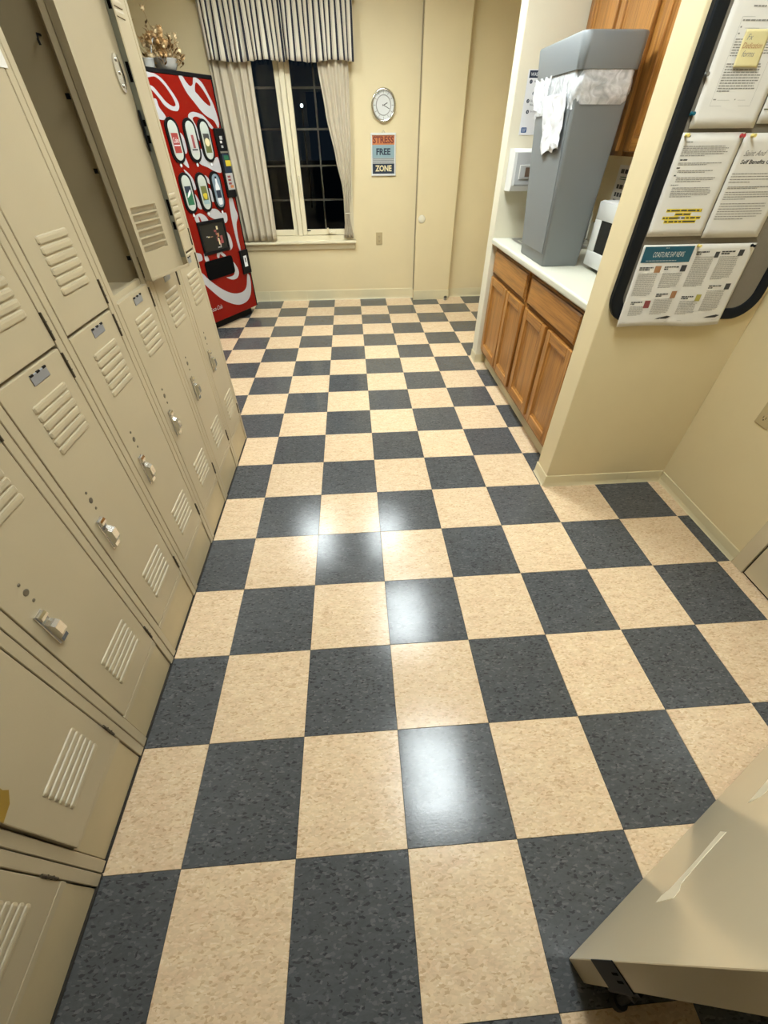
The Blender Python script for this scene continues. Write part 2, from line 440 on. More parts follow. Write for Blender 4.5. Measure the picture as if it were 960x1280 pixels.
for r in range(-3, 17):
    for c in range(-7, 8):
        if r < 6 and c < -2: continue           # under the lockers and inside the wall behind them
        if c >= 6 and 5 < r < 10: continue      # under the base cabinets
        tile(c, r)
structure('ceiling', bx(ROOM['x0']-.1, ROOM['x1']+.1, ROOM['y0']-.1, ROOM['y1']+.1, ROOM['h'], ROOM['h']+.1), M['ceiling'])
WX0, WX1, WZ0, WZ1 = -0.61, 0.575, 0.60, 2.12      # window opening
bm = B(); Y0, Y1 = 5.17, 5.32
box(bm, ROOM['x0']-.1, WX0, Y0, Y1, 0, ROOM['h']); box(bm, WX1, ROOM['x1']+.1, Y0, Y1, 0, ROOM['h'])
box(bm, WX0, WX1, Y0, Y1, 0, WZ0); box(bm, WX0, WX1, Y0, Y1, WZ1, ROOM['h'])
structure('wall_back', bm, M['wall'])
bm = B(); box(bm, ROOM['x0']-.1, -0.60, ROOM['y0'], 2.155, 0, ROOM['h']); box(bm, ROOM['x0']-.1, ROOM['x0'], 2.155, 5.17, 0, ROOM['h'])
structure('wall_left', bm, M['wall'])
structure('wall_right', bx(ROOM['x1'], ROOM['x1']+.1, ROOM['y0'], 5.17, 0, ROOM['h']), M['wall'])
bm = B(); box(bm, ROOM['x0']-.1, -.25, ROOM['y0']-.1, ROOM['y0'], 0, ROOM['h']); box(bm, 1.75, ROOM['x1']+.1, ROOM['y0']-.1, ROOM['y0'], 0, ROOM['h']); box(bm, -.25, 1.75, ROOM['y0']-.1, ROOM['y0'], 2.12, ROOM['h'])
structure('wall_near', bm, M['wall'])
structure('wall_partition', bx(1.54, ROOM['x1'], 1.51, 1.645, 0, ROOM['h'], bev=.004, seg=2), M['wall'])
structure('wall_alcove', bx(1.55, ROOM['x1'], 3.205, 3.335, 0, ROOM['h'], bev=.004, seg=2), M['alcove'])
# boxed-in pipe chase on the back wall with a round cover plate
pc = thing('trim_1', None, None, (1.245, 5.07, 0), kind='structure')
obj('chase_panel', bx(1.245, 1.655, 5.07, 5.17, 0.0, ROOM['h'], bev=.003), M['wall'], pc)
obj('chase_joint', bx(1.2405, 1.2452, 5.10, 5.1699, .10, ROOM['h']), M['joint'], pc)  # caulk joint, coloured dark for the thin shadow line along it
obj('chase_base', bx(1.240, 1.660, 5.062, 5.07, 0.0, 0.10, bev=.002), M['vinyl'], pc)
bm = B(); lathe(bm, [(0, .008), (.030, .008), (.037, .004), (.037, 0)], frameM((1.30, 5.07, .788), (1, 0, 0), (0, 0, 1)).to_4x4() @ Matrix.Rotation(0, 4, 'Z'))
cv = obj('round_cover', bm, M['alcove'], pc, smooth=True)

def cove(name, p0, p1, h, side, joints=()):
    """vinyl cove base along p0-p1, profile growing to `side` (unit normal)"""
    p0, p1, side = Vector(p0), Vector(p1), Vector(side); d = (p1-p0).normalized(); L = (p1-p0).length
    t = thing(name, None, None, p0, kind='structure')
    cuts = [0.0]+[j for j in joints if 0 < j < L]+[L]
    prof = [(0, 0), (.012, 0), (.0085, .006), (.005, .02), (.004, h-.003), (.002, h), (0, h)]
    for a, b_ in zip(cuts, cuts[1:]):
        bm = B(); g = .0008
        m4 = frameM(p0+d*(a+g), side, (0, 0, 1))
        if m4.col[2].to_3d().dot(d) < 0:
            m4 = frameM(p0+d*(b_-g), side, (0, 0, 1))
        prism(bm, prof, m4, (b_-a)-2*g)
        obj('base_strip', bm, M['vinyl'], t)
    return t
cove('baseboard_back', (ROOM['x0'], 5.17, 0), (1.245, 5.17, 0), .105, (0, -1, 0), (0.62, 1.40, 1.84, 2.28, 2.62))
cove('baseboard_corner', (1.655, 5.17, 0), (ROOM['x1'], 5.17, 0), .09, (0, -1, 0))
cove('baseboard_partition', (1.535, 1.51, 0), (ROOM['x1']-.005, 1.51, 0), .068, (0, -1, 0), (0.47,))
cove('baseboard_partition_end', (1.54, 1.508, 0), (1.54, 1.648, 0), .068, (-1, 0, 0))
cove('baseboard_right', (ROOM['x1'], .91, 0), (ROOM['x1'], 1.505, 0), .062, (-1, 0, 0))
cove('baseboard_alcove_end', (1.55, 3.203, 0), (1.55, 3.337, 0), .068, (-1, 0, 0))
cove('baseboard_alcove', (1.545, 3.205, 0), (1.625, 3.205, 0), .068, (0, -1, 0))
cove('baseboard_kick', (1.64, 1.648, 0), (1.64, 3.20, 0), .10, (-1, 0, 0), (.33,))

# ------------------------------------------------------------------ window
w = thing('window_1', None, None, (-.01, 5.17, WZ0), kind='structure')
bm = B()
box(bm, WX0, WX0+.05, 5.175, 5.30, WZ0, WZ1); box(bm, WX1-.05, WX1, 5.175, 5.30, WZ0, WZ1)
box(bm, WX0+.05, WX1-.05, 5.175, 5.30, WZ1-.05, WZ1); box(bm, WX0+.05, WX1-.05, 5.175, 5.30, WZ0, WZ0+.045)
box(bm, -.033, .015, 5.168, 5.30, WZ0+.045, WZ1-.05, bev=.004)
obj('window_frame', bm, M['trim'], w)
for sx0, sx1 in ((WX0+.052, -.035), (.017, WX1-.052)):
    gx0, gx1 = sx0+.045, sx1-.045; gz0, gz1 = .698, 2.04
    bm = B()
    box(bm, sx0, gx0, 5.195, 5.235, WZ0+.047, WZ1-.052, bev=.004); box(bm, gx1, sx1, 5.195, 5.235, WZ0+.047, WZ1-.052, bev=.004)
    box(bm, gx0, gx1, 5.195, 5.235, WZ0+.047, gz0, bev=.004); box(bm, gx0, gx1, 5.195, 5.235, gz1, WZ1-.052, bev=.004)
    s = obj('sash', bm, M['trim'], w)
    obj('pane', bx(gx0-.004, gx1+.004, 5.214, 5.218, gz0-.004, gz1+.004), M['pane'], s)
    for zz in (.953, 1.225, 1.493, 1.77):
        obj('muntin', bx(gx0, gx1, 5.2195, 5.2255, zz-.008, zz+.008), M['muntin'], s)
    obj('muntin', bx((gx0+gx1)/2-.008, (gx0+gx1)/2+.008, 5.2200, 5.2260, gz0, gz1), M['muntin'], s)
    obj('hinge_track', bx(gx0, gx0+.09 if sx0 < 0 else gx0+.04, 5.190, 5.196, gz0-.014, gz0-.006), M['black'], s)
obj('sill', bx(-.635, .590, 5.105, 5.20, .578, .602, bev=.004), M['trim'], w)
obj('apron', bx(-.622, .576, 5.152, 5.17, .52, .578, bev=.003), M['trim'], w)
for lx in (-.055, .037):
    bm = B(); box(bm, lx-.007, lx+.007, 5.172, 5.195, 1.0, 1.15, bev=.004); o = obj('latch', bm, M['trim'], w)
bm = B(); box(bm, .295, .375, 5.165, 5.195, .655, .685, bev=.008, seg=2); tube(bm, [(.33, 5.165, .672), (.315, 5.145, .668), (.30, 5.142, .675), (.292, 5.14, .70)], .006)
cyl(bm, (.292, 5.14, .698), (.29, 5.14, .718), .009)
obj('crank', bm, M['trim'], w, smooth='auto')
# what lies outside in the night
tag(structure('ground_outside', bx(-30, 30, 5.6, 80, -1.2, -1.0), M['night']), kind='structure')  # plain dark ground added outside the window
for i, (x, y, z, r, mt, lab) in enumerate((( -1.26, 24.0, 2.43, .055, 'far_lamp', 'bright bluish lamp far away in the dark beyond the right window sash'),
        (-6.0, 42.0, 2.55, .055, 'far_lamp_dim', 'faint distant lamp beyond the left window sash'),
        (-2.6, 30.0, 4.4, .05, 'far_lamp_dim', 'faint distant lamp high beyond the right window sash'))):
    t = thing('street_lamp', lab, 'street lamp', (x, y, -1.0))
    bm = B(); cyl(bm, (x, y, -1.0), (x, y, z-r*.8), .05, .03, n=8); obj('pole', bm, M['black'], t)
    bm = B(); bmesh.ops.create_icosphere(bm, subdivisions=2, radius=r, matrix=Matrix.Translation((x, y, z))); obj('globe', bm, M[mt], t, smooth=True)

# ------------------------------------------------------------------ curtains
def cloth(f, nu, nv, uvw=None):
    bm = B(); uv = bm.loops.layers.uv.new('cloth')
    V = [[bm.verts.new(f(i/nu, j/nv)) for i in range(nu+1)] for j in range(nv+1)]
    for j in range(nv):
        for i in range(nu):
            fc = bm.faces.new((V[j][i], V[j][i+1], V[j+1][i+1], V[j+1][i])); fc.smooth = True
            for lp, (a, b_) in zip(fc.loops, ((i, j), (i+1, j), (i+1, j+1), (i, j+1))):
                lp[uv].uv = (a/nu*(uvw or 1), b_/nv)
    return bm
def thick(o, t=.002):
    md = o.modifiers.new('thickness', 'SOLIDIFY'); md.thickness = t; md.offset = 0
def curve(tab, v):
    for (v0, a), (v1, b_) in zip(tab, tab[1:]):
        if v <= v1: 
            t = (v-v0)/(v1-v0); t = t*t*(3-2*t)*.5+t*.5
            return lerp(a, b_, t)
    return tab[-1][1]
def left_curtain(u, v):
    z = lerp(2.26, .612, v)
    x = lerp(-.625, lerp(-.250, -.268, v), u)+.004*math.sin(7*v+9*u)
    ph = 2*PI*5.2*(u+.03*math.sin(3*v+u*4))
    return (x, 5.118+(.017+.006*v)*math.sin(ph)+.004*math.sin(2.3*ph+1), z)
t = thing('curtain', 'long beige curtain hanging straight at the left side of the window', 'curtain', (-.44, 5.12, .6))
o = obj('curtain_panel', cloth(left_curtain, 120, 24), M['curtain'], t, recalc=False); thick(o)
tabL = [(0, .290), (.08, .300), (.22, .318), (.40, .359), (.60, .427), (.74, .476), (.83, .487), (.88, .486), (1.0, .464)]
tabR = [(0, .600), (.25, .588), (.6, .578), (.78, .558), (.84, .535), (.88, .535), (1.0, .566)]
def right_curtain(u, v):
    z = lerp(2.26, .625, v)
    x = lerp(curve(tabL, v), curve(tabR, v), u)
    amp = lerp(.018, .009, min(1, v*1.1)) if v < .86 else .011
    ph = 2*PI*4.6*(u+.015*math.sin(4*v))
    return (x, 5.112+amp*math.sin(ph), z)
t = thing('curtain', 'beige curtain gathered to a narrow tail at the right side of the window', 'curtain', (.5, 5.12, .62))
o = obj('curtain_panel', cloth(right_curtain, 100, 40), M['curtain'], t, recalc=False); thick(o)
bm = B(); 
for k in range(2): pass
lathe(bm, [(.030, -.006), (.034, 0), (.030, .006)], Matrix.Translation((.512, 5.112, .845)) @ Matrix.Diagonal((1, .7, 1, 1)), n=20)
obj('tie', bm, M['curtain'], t, smooth=True)
def valance(x0, x1, seed, n):
    rnd = random.Random(seed); ph0 = rnd.random()*6
    def f(u, v):
        z = lerp(2.36, 1.918, v)+.008*math.sin(9*u+ph0)*v
        fan = 1+.03*v
        x = lerp(x0, x1, u); c = (x0+x1)/2
        x = c+(x-c)*fan+.010*v*math.sin(23*u+ph0)
        ph = 2*PI*n*(u+.018*math.sin(11*u+ph0)*(1-.4*v))
        return (x, 5.055+.012*(1-v)+(.008+.012*v)*math.sin(ph)+.010*v*math.sin(.37*ph+ph0), z)
    return f
t = thing('valance', 'gathered valance of black and cream striped cloth above the window', 'valance', (.02, 5.06, 1.92))
for x0, x1, sd, n in ((-.600, .045, 3, 9), (.035, .640, 8, 7)):
    o = obj('ruffle', cloth(valance(x0, x1, sd, n), 220, 12, uvw=(x1-x0)*1.30), M['stripe'], t, recalc=False); thick(o)
bm = B(); cyl(bm, (-.64, 5.085, 2.275), (.67, 5.085, 2.275), .012)
for xx in (-.63, .66): cyl(bm, (xx, 5.085, 2.275), (xx, 5.17, 2.275), .008)
obj('rod', bm, M['white'], t, smooth='auto')

# ------------------------------------------------------------------ clock, sign, outlets
cm = frameM((.902, 5.17, 1.652), (1, 0, 0), (0, 0, 1))     # a = +x, b = +z, c = -y (towards the room)
t = thing('wall_clock', 'round silver-rimmed clock on the back wall above the small sign', 'clock', (.902, 5.17, 1.54))
bm = B(); lathe(bm, [(.112, 0), (.1165, .010), (.1165, .022), (.111, .032), (.104, .034), (.097, .028), (.095, .016)], cm, n=48); obj('rim', bm, M['chrome'], t, smooth=True)
bm = B(); lathe(bm, [(0, .014), (.0965, .014)], cm, n=48); obj('dial', bm, M['white'], t)
bm = B(); lathe(bm, [(.064, .0145), (.0645, .018), (.071, .018), (.0715, .0145)], cm, n=48); obj('inner_ring', bm, M['steel'], t, smooth=True)
for k in range(12):
    a = k*PI/6; bm = B()
    box(bm, -.0025, .0025, .076, .092, .0145, .0155, mat=cm @ Matrix.Rotation(-a, 4, 'Z')); obj('hour_mark', bm, M['steel'], t)
for ang, ln, wd in ((67, .040, .003), (114, .060, .0024)):
    bm = B(); box(bm, -wd, wd, -.010, ln, .017, .0185, mat=cm @ Matrix.Rotation(-math.radians(ang), 4, 'Z')); obj('hand', bm, M['ink'], t)
bm = B(); lathe(bm, [(0, .021), (.004, .021), (.004, .016)], cm, n=12); obj('hand_hub', bm, M['steel'], t)
t = thing('wall_sign', 'small framed sign of three bands reading STRESS FREE ZONE', 'sign', (.9, 5.17, 1.143))
sm = frameM((.776, 5.17, 1.143), (1, 0, 0), (0, 0, 1)); W_, H_ = .246, .321
bm = B()
for a in ((0, W_, 0, .017), (0, W_, H_-.017, H_), (0, .014, .017, H_-.017), (W_-.014, W_, .017, H_-.017)): box(bm, a[0], a[1], a[2], a[3], 0, .016, bev=.002, mat=sm)
obj('sign_frame', bm, M['white'], t)
for nm, a, mt in (('top_band', (.235, .304), 'orange'), ('middle_band', (.137, .235), 'sky_print'), ('wave_band', (.095, .137), 'can_silver'), ('bottom_band', (.017, .095), 'navy')):
    bm = B(); box(bm, .014, W_-.014, a[0], a[1], 0, .008, mat=sm); obj(nm, bm, M[mt], t)
tm = sm @ Matrix.Translation((W_/2, 0, .0085))
obj('lettering', text_bm('STRESS', tm @ Matrix.Translation((0, .245, 0)), width=.205, height=.052, bold=.035, align='c'), M['rust'], t, recalc=False)
obj('lettering', text_bm('FREE', tm @ Matrix.Translation((0, .160, 0)), width=.140, height=.050, bold=.035, align='c'), M['navy'], t, recalc=False)
obj('lettering', text_bm('ZONE', tm @ Matrix.Translation((0, .035, 0)), width=.165, height=.048, bold=.035, align='c'), M['cream_print'], t, recalc=False)
bm = B()
for y in (.102, .116, .128):
    for k in range(12):
        x = -.104+k*.0175; quad(bm, tm, x, x+.010, y, y+.003); quad(bm, tm, x+.0095, x+.0175, y+.003, y+.006)
obj('wave_lines', bm, M['navy'], t, recalc=False)
bm = B(); tube(bm, [(.885, 5.162, 1.463), (.900, 5.160, 1.482), (.915, 5.162, 1.463)], .002, n=6); obj('hanger', bm, M['steel'], t)
def outlet(loc, a, label):
    t = thing('wall_outlet', label, 'outlet', loc); m4 = frameM(loc, a, (0, 0, 1))
    bm = B(); box(bm, -.035, .035, 0, .114, 0, .006, bev=.003, mat=m4); obj('cover_plate', bm, M['ivory'], t)
    for h in (.036, .078):
        bm = B(); prism(bm, rrect(0, h, .032, .027, .010), m4 @ Matrix.Translation((0, 0, .006)), .0025); s = obj('socket', bm, M['ivory'], t)
        bm = B()
        for q in ((-.0075, -.0055), (.0055, .0075)): box(bm, q[0], q[1], h-.004, h+.006, .0085, .0089, mat=m4)
        lathe(bm, [(0, .0089), (.003, .0089)], m4 @ Matrix.Translation((0, h-.0085, 0)), n=8)
        obj('slots', bm, M['dark_hole'], s)
    bm = B(); lathe(bm, [(0, .0075), (.003, .0075), (.0035, .006)], m4 @ Matrix.Translation((0, .057, 0)), n=10); obj('screw', bm, M['steel'], t)
outlet((.848, 5.17, .550), (1, 0, 0), 'ivory wall outlet low on the back wall beneath the clock')
outlet((ROOM['x1'], 1.190, .540), (0, -1, 0), 'ivory wall outlet on the right wall at the photo edge')
t = thing('pipe_stub', 'small dark capped pipe stub on the floor beside the boxed column', 'pipe', (1.625, 5.03, 0))
bm = B(); cyl(bm, (1.622, 5.035, 0), (1.622, 5.035, .030), .019, .017); obj('stub', bm, M['steel'], t, smooth='auto')
bm = B(); cyl(bm, (1.622, 5.035, .030), (1.622, 5.035, .042), .021, .012); obj('cap', bm, M['rubber'], t, smooth='auto')

# ------------------------------------------------------------------ lockers
LW, LX, LTOP = .305, -.205, 1.965
def mesh_of(bm, name, mat):
    bmesh.ops.recalc_face_normals(bm, faces=bm.faces)
    me = bpy.data.meshes.new(name); bm.to_mesh(me); bm.free(); me.materials.append(mat); return me
def frame_mesh():
    bm = B(); D = -.378; e = .0012
    box(bm, D, -.020, e, .0028, 0, LTOP); box(bm, D, -.020, LW-.0028, LW-e, 0, LTOP)          # side sheets
    box(bm, D, D+.002, .0028, LW-.0028, .0, LTOP)                                             # back sheet
    box(bm, D, -.020, .0028, LW-.0028, LTOP-.003, LTOP); box(bm, D, -.022, .0028, LW-.0028, .150, .153)
    box(bm, D, -.022, .0028, LW-.0028, 1.046, 1.050)                                          # shelf between the tiers
    box(bm, -.020, 0, e, .0265, 0, LTOP, bev=.0015); box(bm, -.020, 0, LW-.0262, LW-e, 0, LTOP, bev=.0015)
    box(bm, -.020, -.001, .0275, LW-.0275, .148, .1705, bev=.0012); box(bm, -.020, -.001, .0275, LW-.0275, 1.941, LTOP, bev=.0012)
    box(bm, -.034, -.020, .0275, LW-.0275, 1.038, 1.066)                                      # strike rail behind the doors
    return mesh_of(bm, 'frame', M['locker'])
def inner_mesh():
    bm = B(); D = -.3755
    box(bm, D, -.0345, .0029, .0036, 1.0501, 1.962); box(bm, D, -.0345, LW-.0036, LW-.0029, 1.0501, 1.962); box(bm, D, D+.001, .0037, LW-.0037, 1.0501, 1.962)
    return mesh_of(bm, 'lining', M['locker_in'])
def base_mesh(): return mesh_of(bx(-.010, -.0042, .0290, LW-.0290, .004, .1455, bev=.0012), 'base_panel', M['locker_base'])
DW, GAP = .2462, .0
def door_mesh(z0, z1): return mesh_of(bx(-.0195, 0, -DW, 0, z0, z1, bev=.0022, seg=2), 'door', M['locker'])
def louver_mesh():
    """pressed louver: a flat slope from the sheet out to a lip, its underside coloured dark for the shaded slot"""
    bm = B(); A = []
    prof = ((-.0012, .0102), (.0030, .0078), (.0041, .0030), (.0041, -.0048), (.0031, -.0074), (-.0012, -.0080))
    for y, k in ((-.0725, 0), (-.0700, .6), (-.0655, 1), (.0655, 1), (.0700, .6), (.0725, 0)):
        A.append([bm.verts.new((lerp(-.0012, px_, k), y, lerp(.001, pz_, .45+.55*k))) for px_, pz_ in prof])
    for P, Q in zip(A, A[1:]):
        for i in range(5):
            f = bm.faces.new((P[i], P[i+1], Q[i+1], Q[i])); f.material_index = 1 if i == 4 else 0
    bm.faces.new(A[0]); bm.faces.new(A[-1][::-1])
    me = mesh_of(bm, 'louver', M['locker']); me.materials.append(M['grime_shade']); return me
def handle_mesh():
    bm = B()
    prof = [(0, .053), (.010, .053), (.0125, .046), (.0125, .038), (.0055, .033), (.0050, .022), (.0165, .018), (.0235, .012), (.0245, -.016), (.0205, -.026), (.0135, -.033), (.0125, -.047), (0, -.050)]
    prism(bm, prof, frameM((0, .0105, 0), (1, 0, 0), (0, 0, 1)), .021)
    box(bm, .0, .003, -.0135, .0135, -.054, .056, bev=.001)
    return mesh_of(bm, 'handle', M['chrome'])
def plate_mesh():
    bm = B(); box(bm, 0, .002, -.033, .033, -.0115, .0115, bev=.0006)
    return mesh_of(bm, 'number_plate', M['plate'])
def clip_mesh():
    bm = B()
    for y in (-.026, .0, .026): box(bm, .0, .003, y-.006, y+.006, .0085, .013)
    return mesh_of(bm, 'plate_clips', M['black'])
def hinge_mesh():
    bm = B(); cyl(bm, (.0005, 0, -.032), (.0005, 0, .032), .0032, n=8)
    for z in (-.011, .011): box(bm, -.003, .0042, -.0035, .0035, z-.0008, z+.0008)
    return mesh_of(bm, 'hinge', M['bronze'])
def rivet_mesh(r):
    bm = B(); lathe(bm, [(0, .0018), (r*.7, .0016), (r, .0004), (r, -.001)], frameM((0, 0, 0), (0, 1, 0), (0, 0, 1)), n=12)
    return mesh_of(bm, 'rivet', M['rivet'])
ZL0, ZL1, ZU0, ZU1 = .1735, 1.0495, 1.0575, 1.938
def grime_mesh(): return mesh_of(bx(-.019, .0022, .0012, LW-.0012, -.001, .0045, bev=.0008), 'floor_grime', M['grime_shade'])
LM = dict(grime_shade=grime_mesh(), frame=frame_mesh(), lining=inner_mesh(), base=base_mesh(), lo=door_mesh(ZL0, ZL1), up=door_mesh(ZU0, ZU1), louver=louver_mesh(), handle=handle_mesh(),
          plate=plate_mesh(), clip=clip_mesh(), hinge=hinge_mesh(), r1=rivet_mesh(.0042), r2=rivet_mesh(.0085))
def fit_door(d, low):
    yc = -.113
    groups = ((.985, .852), (.380, .246)) if low else ((1.865, 1.73), (1.266, 1.133))
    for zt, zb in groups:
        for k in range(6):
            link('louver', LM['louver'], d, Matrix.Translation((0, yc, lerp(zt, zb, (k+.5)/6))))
    zh = .600 if low else 1.575
    link('handle', LM['handle'], d, Matrix.Translation((0, -.206, zh)))
    for dz, r in ((.135, 'r1'), (.109, 'r2'), (.081, 'r1')):
        link('rivet', LM[r], d, Matrix.Translation((0, -.188, zh+dz)))
    p = link('number_plate', LM['plate'], d, Matrix.Translation((0, -.106, 1.0255 if low else 1.908)))
    link('plate_clips', LM['clip'], d, Matrix.Translation((0, -.106, 1.0255 if low else 1.908)))
def open_door():
    """a pan of folded sheet whose inner side shows, louvers pressed outward"""
    holes = [(-.185, -.041, lerp(1.266, 1.133, (k+.5)/6)) for k in range(6)]+[(-.185, -.041, lerp(1.865, 1.73, (k+.5)/6)) for k in range(6)]
    bm = B(); t_ = .0015; z0, z1 = ZU0, ZU1+0
    box(bm, -t_, 0, -DW, -.185, z0, z1); box(bm, -t_, 0, -.041, 0, z0, z1)
    zs = sorted([h[2] for h in holes]); cur = z0
    for z in zs:
        box(bm, -t_, 0, -.185, -.041, cur, z-.0085); cur = z+.0085
    box(bm, -t_, 0, -.185, -.041, cur, z1)
    f = .026
    box(bm, -f, -t_, -DW, -DW+t_, z0, z1); box(bm, -f, -t_, -t_, 0, z0, z1)
    box(bm, -f, -t_, -DW, 0, z0, z0+t_); box(bm, -f, -t_, -DW, 0, z1-t_, z1)
    box(bm, -f, -f+t_, -t_-.012, -t_, z0, z1)                                                 # return lips
    box(bm, -f, -f+t_, -DW, -DW+.007, z0, z1)
    box(bm, -f, -f+t_, -DW, 0, z0, z0+.010)
    return mesh_of(bm, 'door', M['locker'])
def pocket_mesh():
    bm = B(); A = []
    for y, s in ((-.072, 0), (-.064, 1), (.064, 1), (.072, 0)):
        A.append([bm.verts.new((-.001, y, .0088)), bm.verts.new((.005*s-.001, y, .001)), bm.verts.new((.0085*s-.001, y, -.0088))])
    for P, Q in zip(A, A[1:]):
        for i in range(2): bm.faces.new((P[i], P[i+1], Q[i+1], Q[i]))
    return mesh_of(bm, 'louver', M['locker'])
N_LOCK = 8; y_end = 2.14
desc = {0: 'tan two-tier metal locker at the far end of the row beside the red drink machine',
        1: 'tan metal locker second from the drink machine, its top covered by a swung-open door',
        2: 'tan metal locker with its upper door swung wide open and the inside bare',
        3: 'tan metal locker with a white paper stuck on its closed upper door',
        4: 'tan metal locker next to the one with the white paper, on its near side',
        5: 'tan metal locker just beyond the one with the yellowed tape patch',
        6: 'tan metal locker with a yellowed tape patch and lower door slightly ajar',
        7: 'tan metal locker nearest the camera, cut off at the bottom left corner'}
lockers = {}
for k in range(N_LOCK):
    y0 = y_end-LW*(k+1)
    t = thing('locker', desc[k], 'locker', (LX, y0, 0), group='row of tan metal lockers', local=True); lockers[k] = t
    link('frame', LM['frame'], t); link('base_panel', LM['base'], t); link('floor_grime', LM['grime_shade'], t)
    H = Matrix.Translation((0, .276, 0))
    lo = link('door', LM['lo'], t, H @ Matrix.Rotation(math.radians(2.3 if k == 6 else 0), 4, 'Z')); fit_door(lo, True)
    if k == 2:
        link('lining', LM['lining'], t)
        up = link('door', open_door(), t, Matrix.Translation((.002, .2765, 0)) @ Matrix.Rotation(math.radians(165), 4, 'Z'))
        tag(up, 'upper door swung open, showing its inner side')
        pm = pocket_mesh()
        for g in ((1.266, 1.133), (1.865, 1.73)):
            for q in range(6): link('louver', pm, up, Matrix.Translation((0, -.113, lerp(g[0], g[1], (q+.5)/6))))
        bm = B(); box(bm, -.0245, -.0035, -DW+.0025, -DW+.0050, ZU0+.03, ZU1-.02)
        link('latch_channel', mesh_of(bm, 'latch_channel', M['galv']), up)
        for zz, hh in ((1.585, .022), (1.47, .008), (1.43, .010), (1.76, .05), (1.245, .024), (1.19, .012)):
            bm = B(); box(bm, -.021, -.010, -DW+.0051, -DW+.0056, zz-hh, zz+hh); link('latch_slot', mesh_of(bm, 'latch_slot', M['dark_hole']), up)
        bm = B(); tube(bm, [(-.010, -DW+.008, 1.50), (-.012, -DW+.012, 1.47), (-.010, -DW+.009, 1.45), (-.012, -DW+.014, 1.43), (-.010, -DW+.010, 1.40)], .0038, n=6)
        link('latch_hook', mesh_of(bm, 'latch_hook', M['black']), up)
        bm = B(); pts = [(-.206+.017*math.cos(a), 1.58+.042*math.sin(a)) for a in [2*PI*i/24 for i in range(24)]]
        prism(bm, pts, frameM((-.0012, 0, 0), (0, 1, 0), (0, 0, 1)), -.006)
        hb = link('handle_back', mesh_of(bm, 'handle_back', M['chrome']), up)
        bm = B()
        for z in (-.028, .0, .028): cyl(bm, (-.0072, -.206, 1.58+z), (-.0105, -.206, 1.58+z), .004, n=8)
        link('handle_screws', mesh_of(bm, 'handle_screws', M['chrome']), up)
        bm = B(); tube(bm, [(-.05, .299, 1.635), (-.05, .283, 1.635), (-.05, .277, 1.625), (-.05, .279, 1.615)], .003, n=6); link('coat_hook', mesh_of(bm, 'coat_hook', M['black']), t)
        for z in (1.13, 1.36, 1.52):
            bm = B(); box(bm, -.031, -.0201, .270, .2735, z-.006, z+.006); link('strike_tab', mesh_of(bm, 'strike_tab', M['dark_hole']), t)
    else:
        up = link('door', LM['up'], t, H); fit_door(up, False)
    for z in (.225, 1.005, 1.10, 1.86):
        link('hinge', LM['hinge'], t, Matrix.Translation((.001, .2785, z)))
o = top(obj('paper_note', bx(LX+.001, LX+.0022, 1.02, 1.207, 1.548, 1.75), M['paper']), 'white paper note stuck on a locker door at the upper left edge', 'paper')
bm = B(); quad(bm, frameM((LX+.0025, 1.02, 1.548), (0, 1, 0), (0, 0, 1)), .10, .165, .052, .056); p = obj('pen_stroke', bm, M['ink'], None); p.data.transform(Matrix.Translation(-o.location)); p.parent = o
bm = B(); H7 = Matrix.Translation((LX, y_end-LW*7+.276, 0)) @ Matrix.Rotation(math.radians(2.3), 4, 'Z')
pts = [(-.245, .520), (-.210, .524), (-.198, .512), (-.200, .498), (-.196, .482), (-.215, .462), (-.245, .455)]
prism(bm, pts, H7 @ frameM((0.0004, 0, 0), (0, 1, 0), (0, 0, 1)), .0006)
top(obj('tape_patch', bm, M['old_tape']), 'torn yellow-brown tape patch stuck low on a near locker door', 'tape')

# ------------------------------------------------------------------ drink machine (local frame: x along its front, -y out of its front)
vm = thing('vending_machine', 'tall red drink vending machine with white ribbon swirls beyond the lockers', 'vending machine', (-.54, 4.72, 0), math.radians(60), local=True)
VW = .955
obj('cabinet', bx(-VW, .012, .03, .84, .075, 1.805, bev=.006), M['black'], vm)
bm = B(); box(bm, -VW+.03, -.02, .07, .80, 0, .075); obj('plinth', bm, M['black'], vm)
fp = obj('front_panel', bx(-VW, .006, 0, .03, .080, 1.786, bev=.005, seg=2), M['red'], vm)
obj('top_trim', bx(-VW, .016, -.006, .05, 1.786, 1.810, bev=.004), M['black'], vm)
obj('edge_trim', bx(.006, .016, -.004, .05, .080, 1.786, bev=.003), M['black'], vm)
VP = frameM((0, -.0008, 0), (1, 0, 0), (0, 0, 1))     # printing plane; its c axis points out of the front
def print_shape(name, pts, mat, lift, parent, k=5, M4=None):
    pts = smooth_loop([Vector(p) for p in pts], k) if k else [Vector(p) for p in pts]
    bm = B(); bm.faces.new([bm.verts.new((M4 or VP) @ Vector((p[0], p[1], lift))) for p in pts])
    return obj(name, bm, mat, parent)
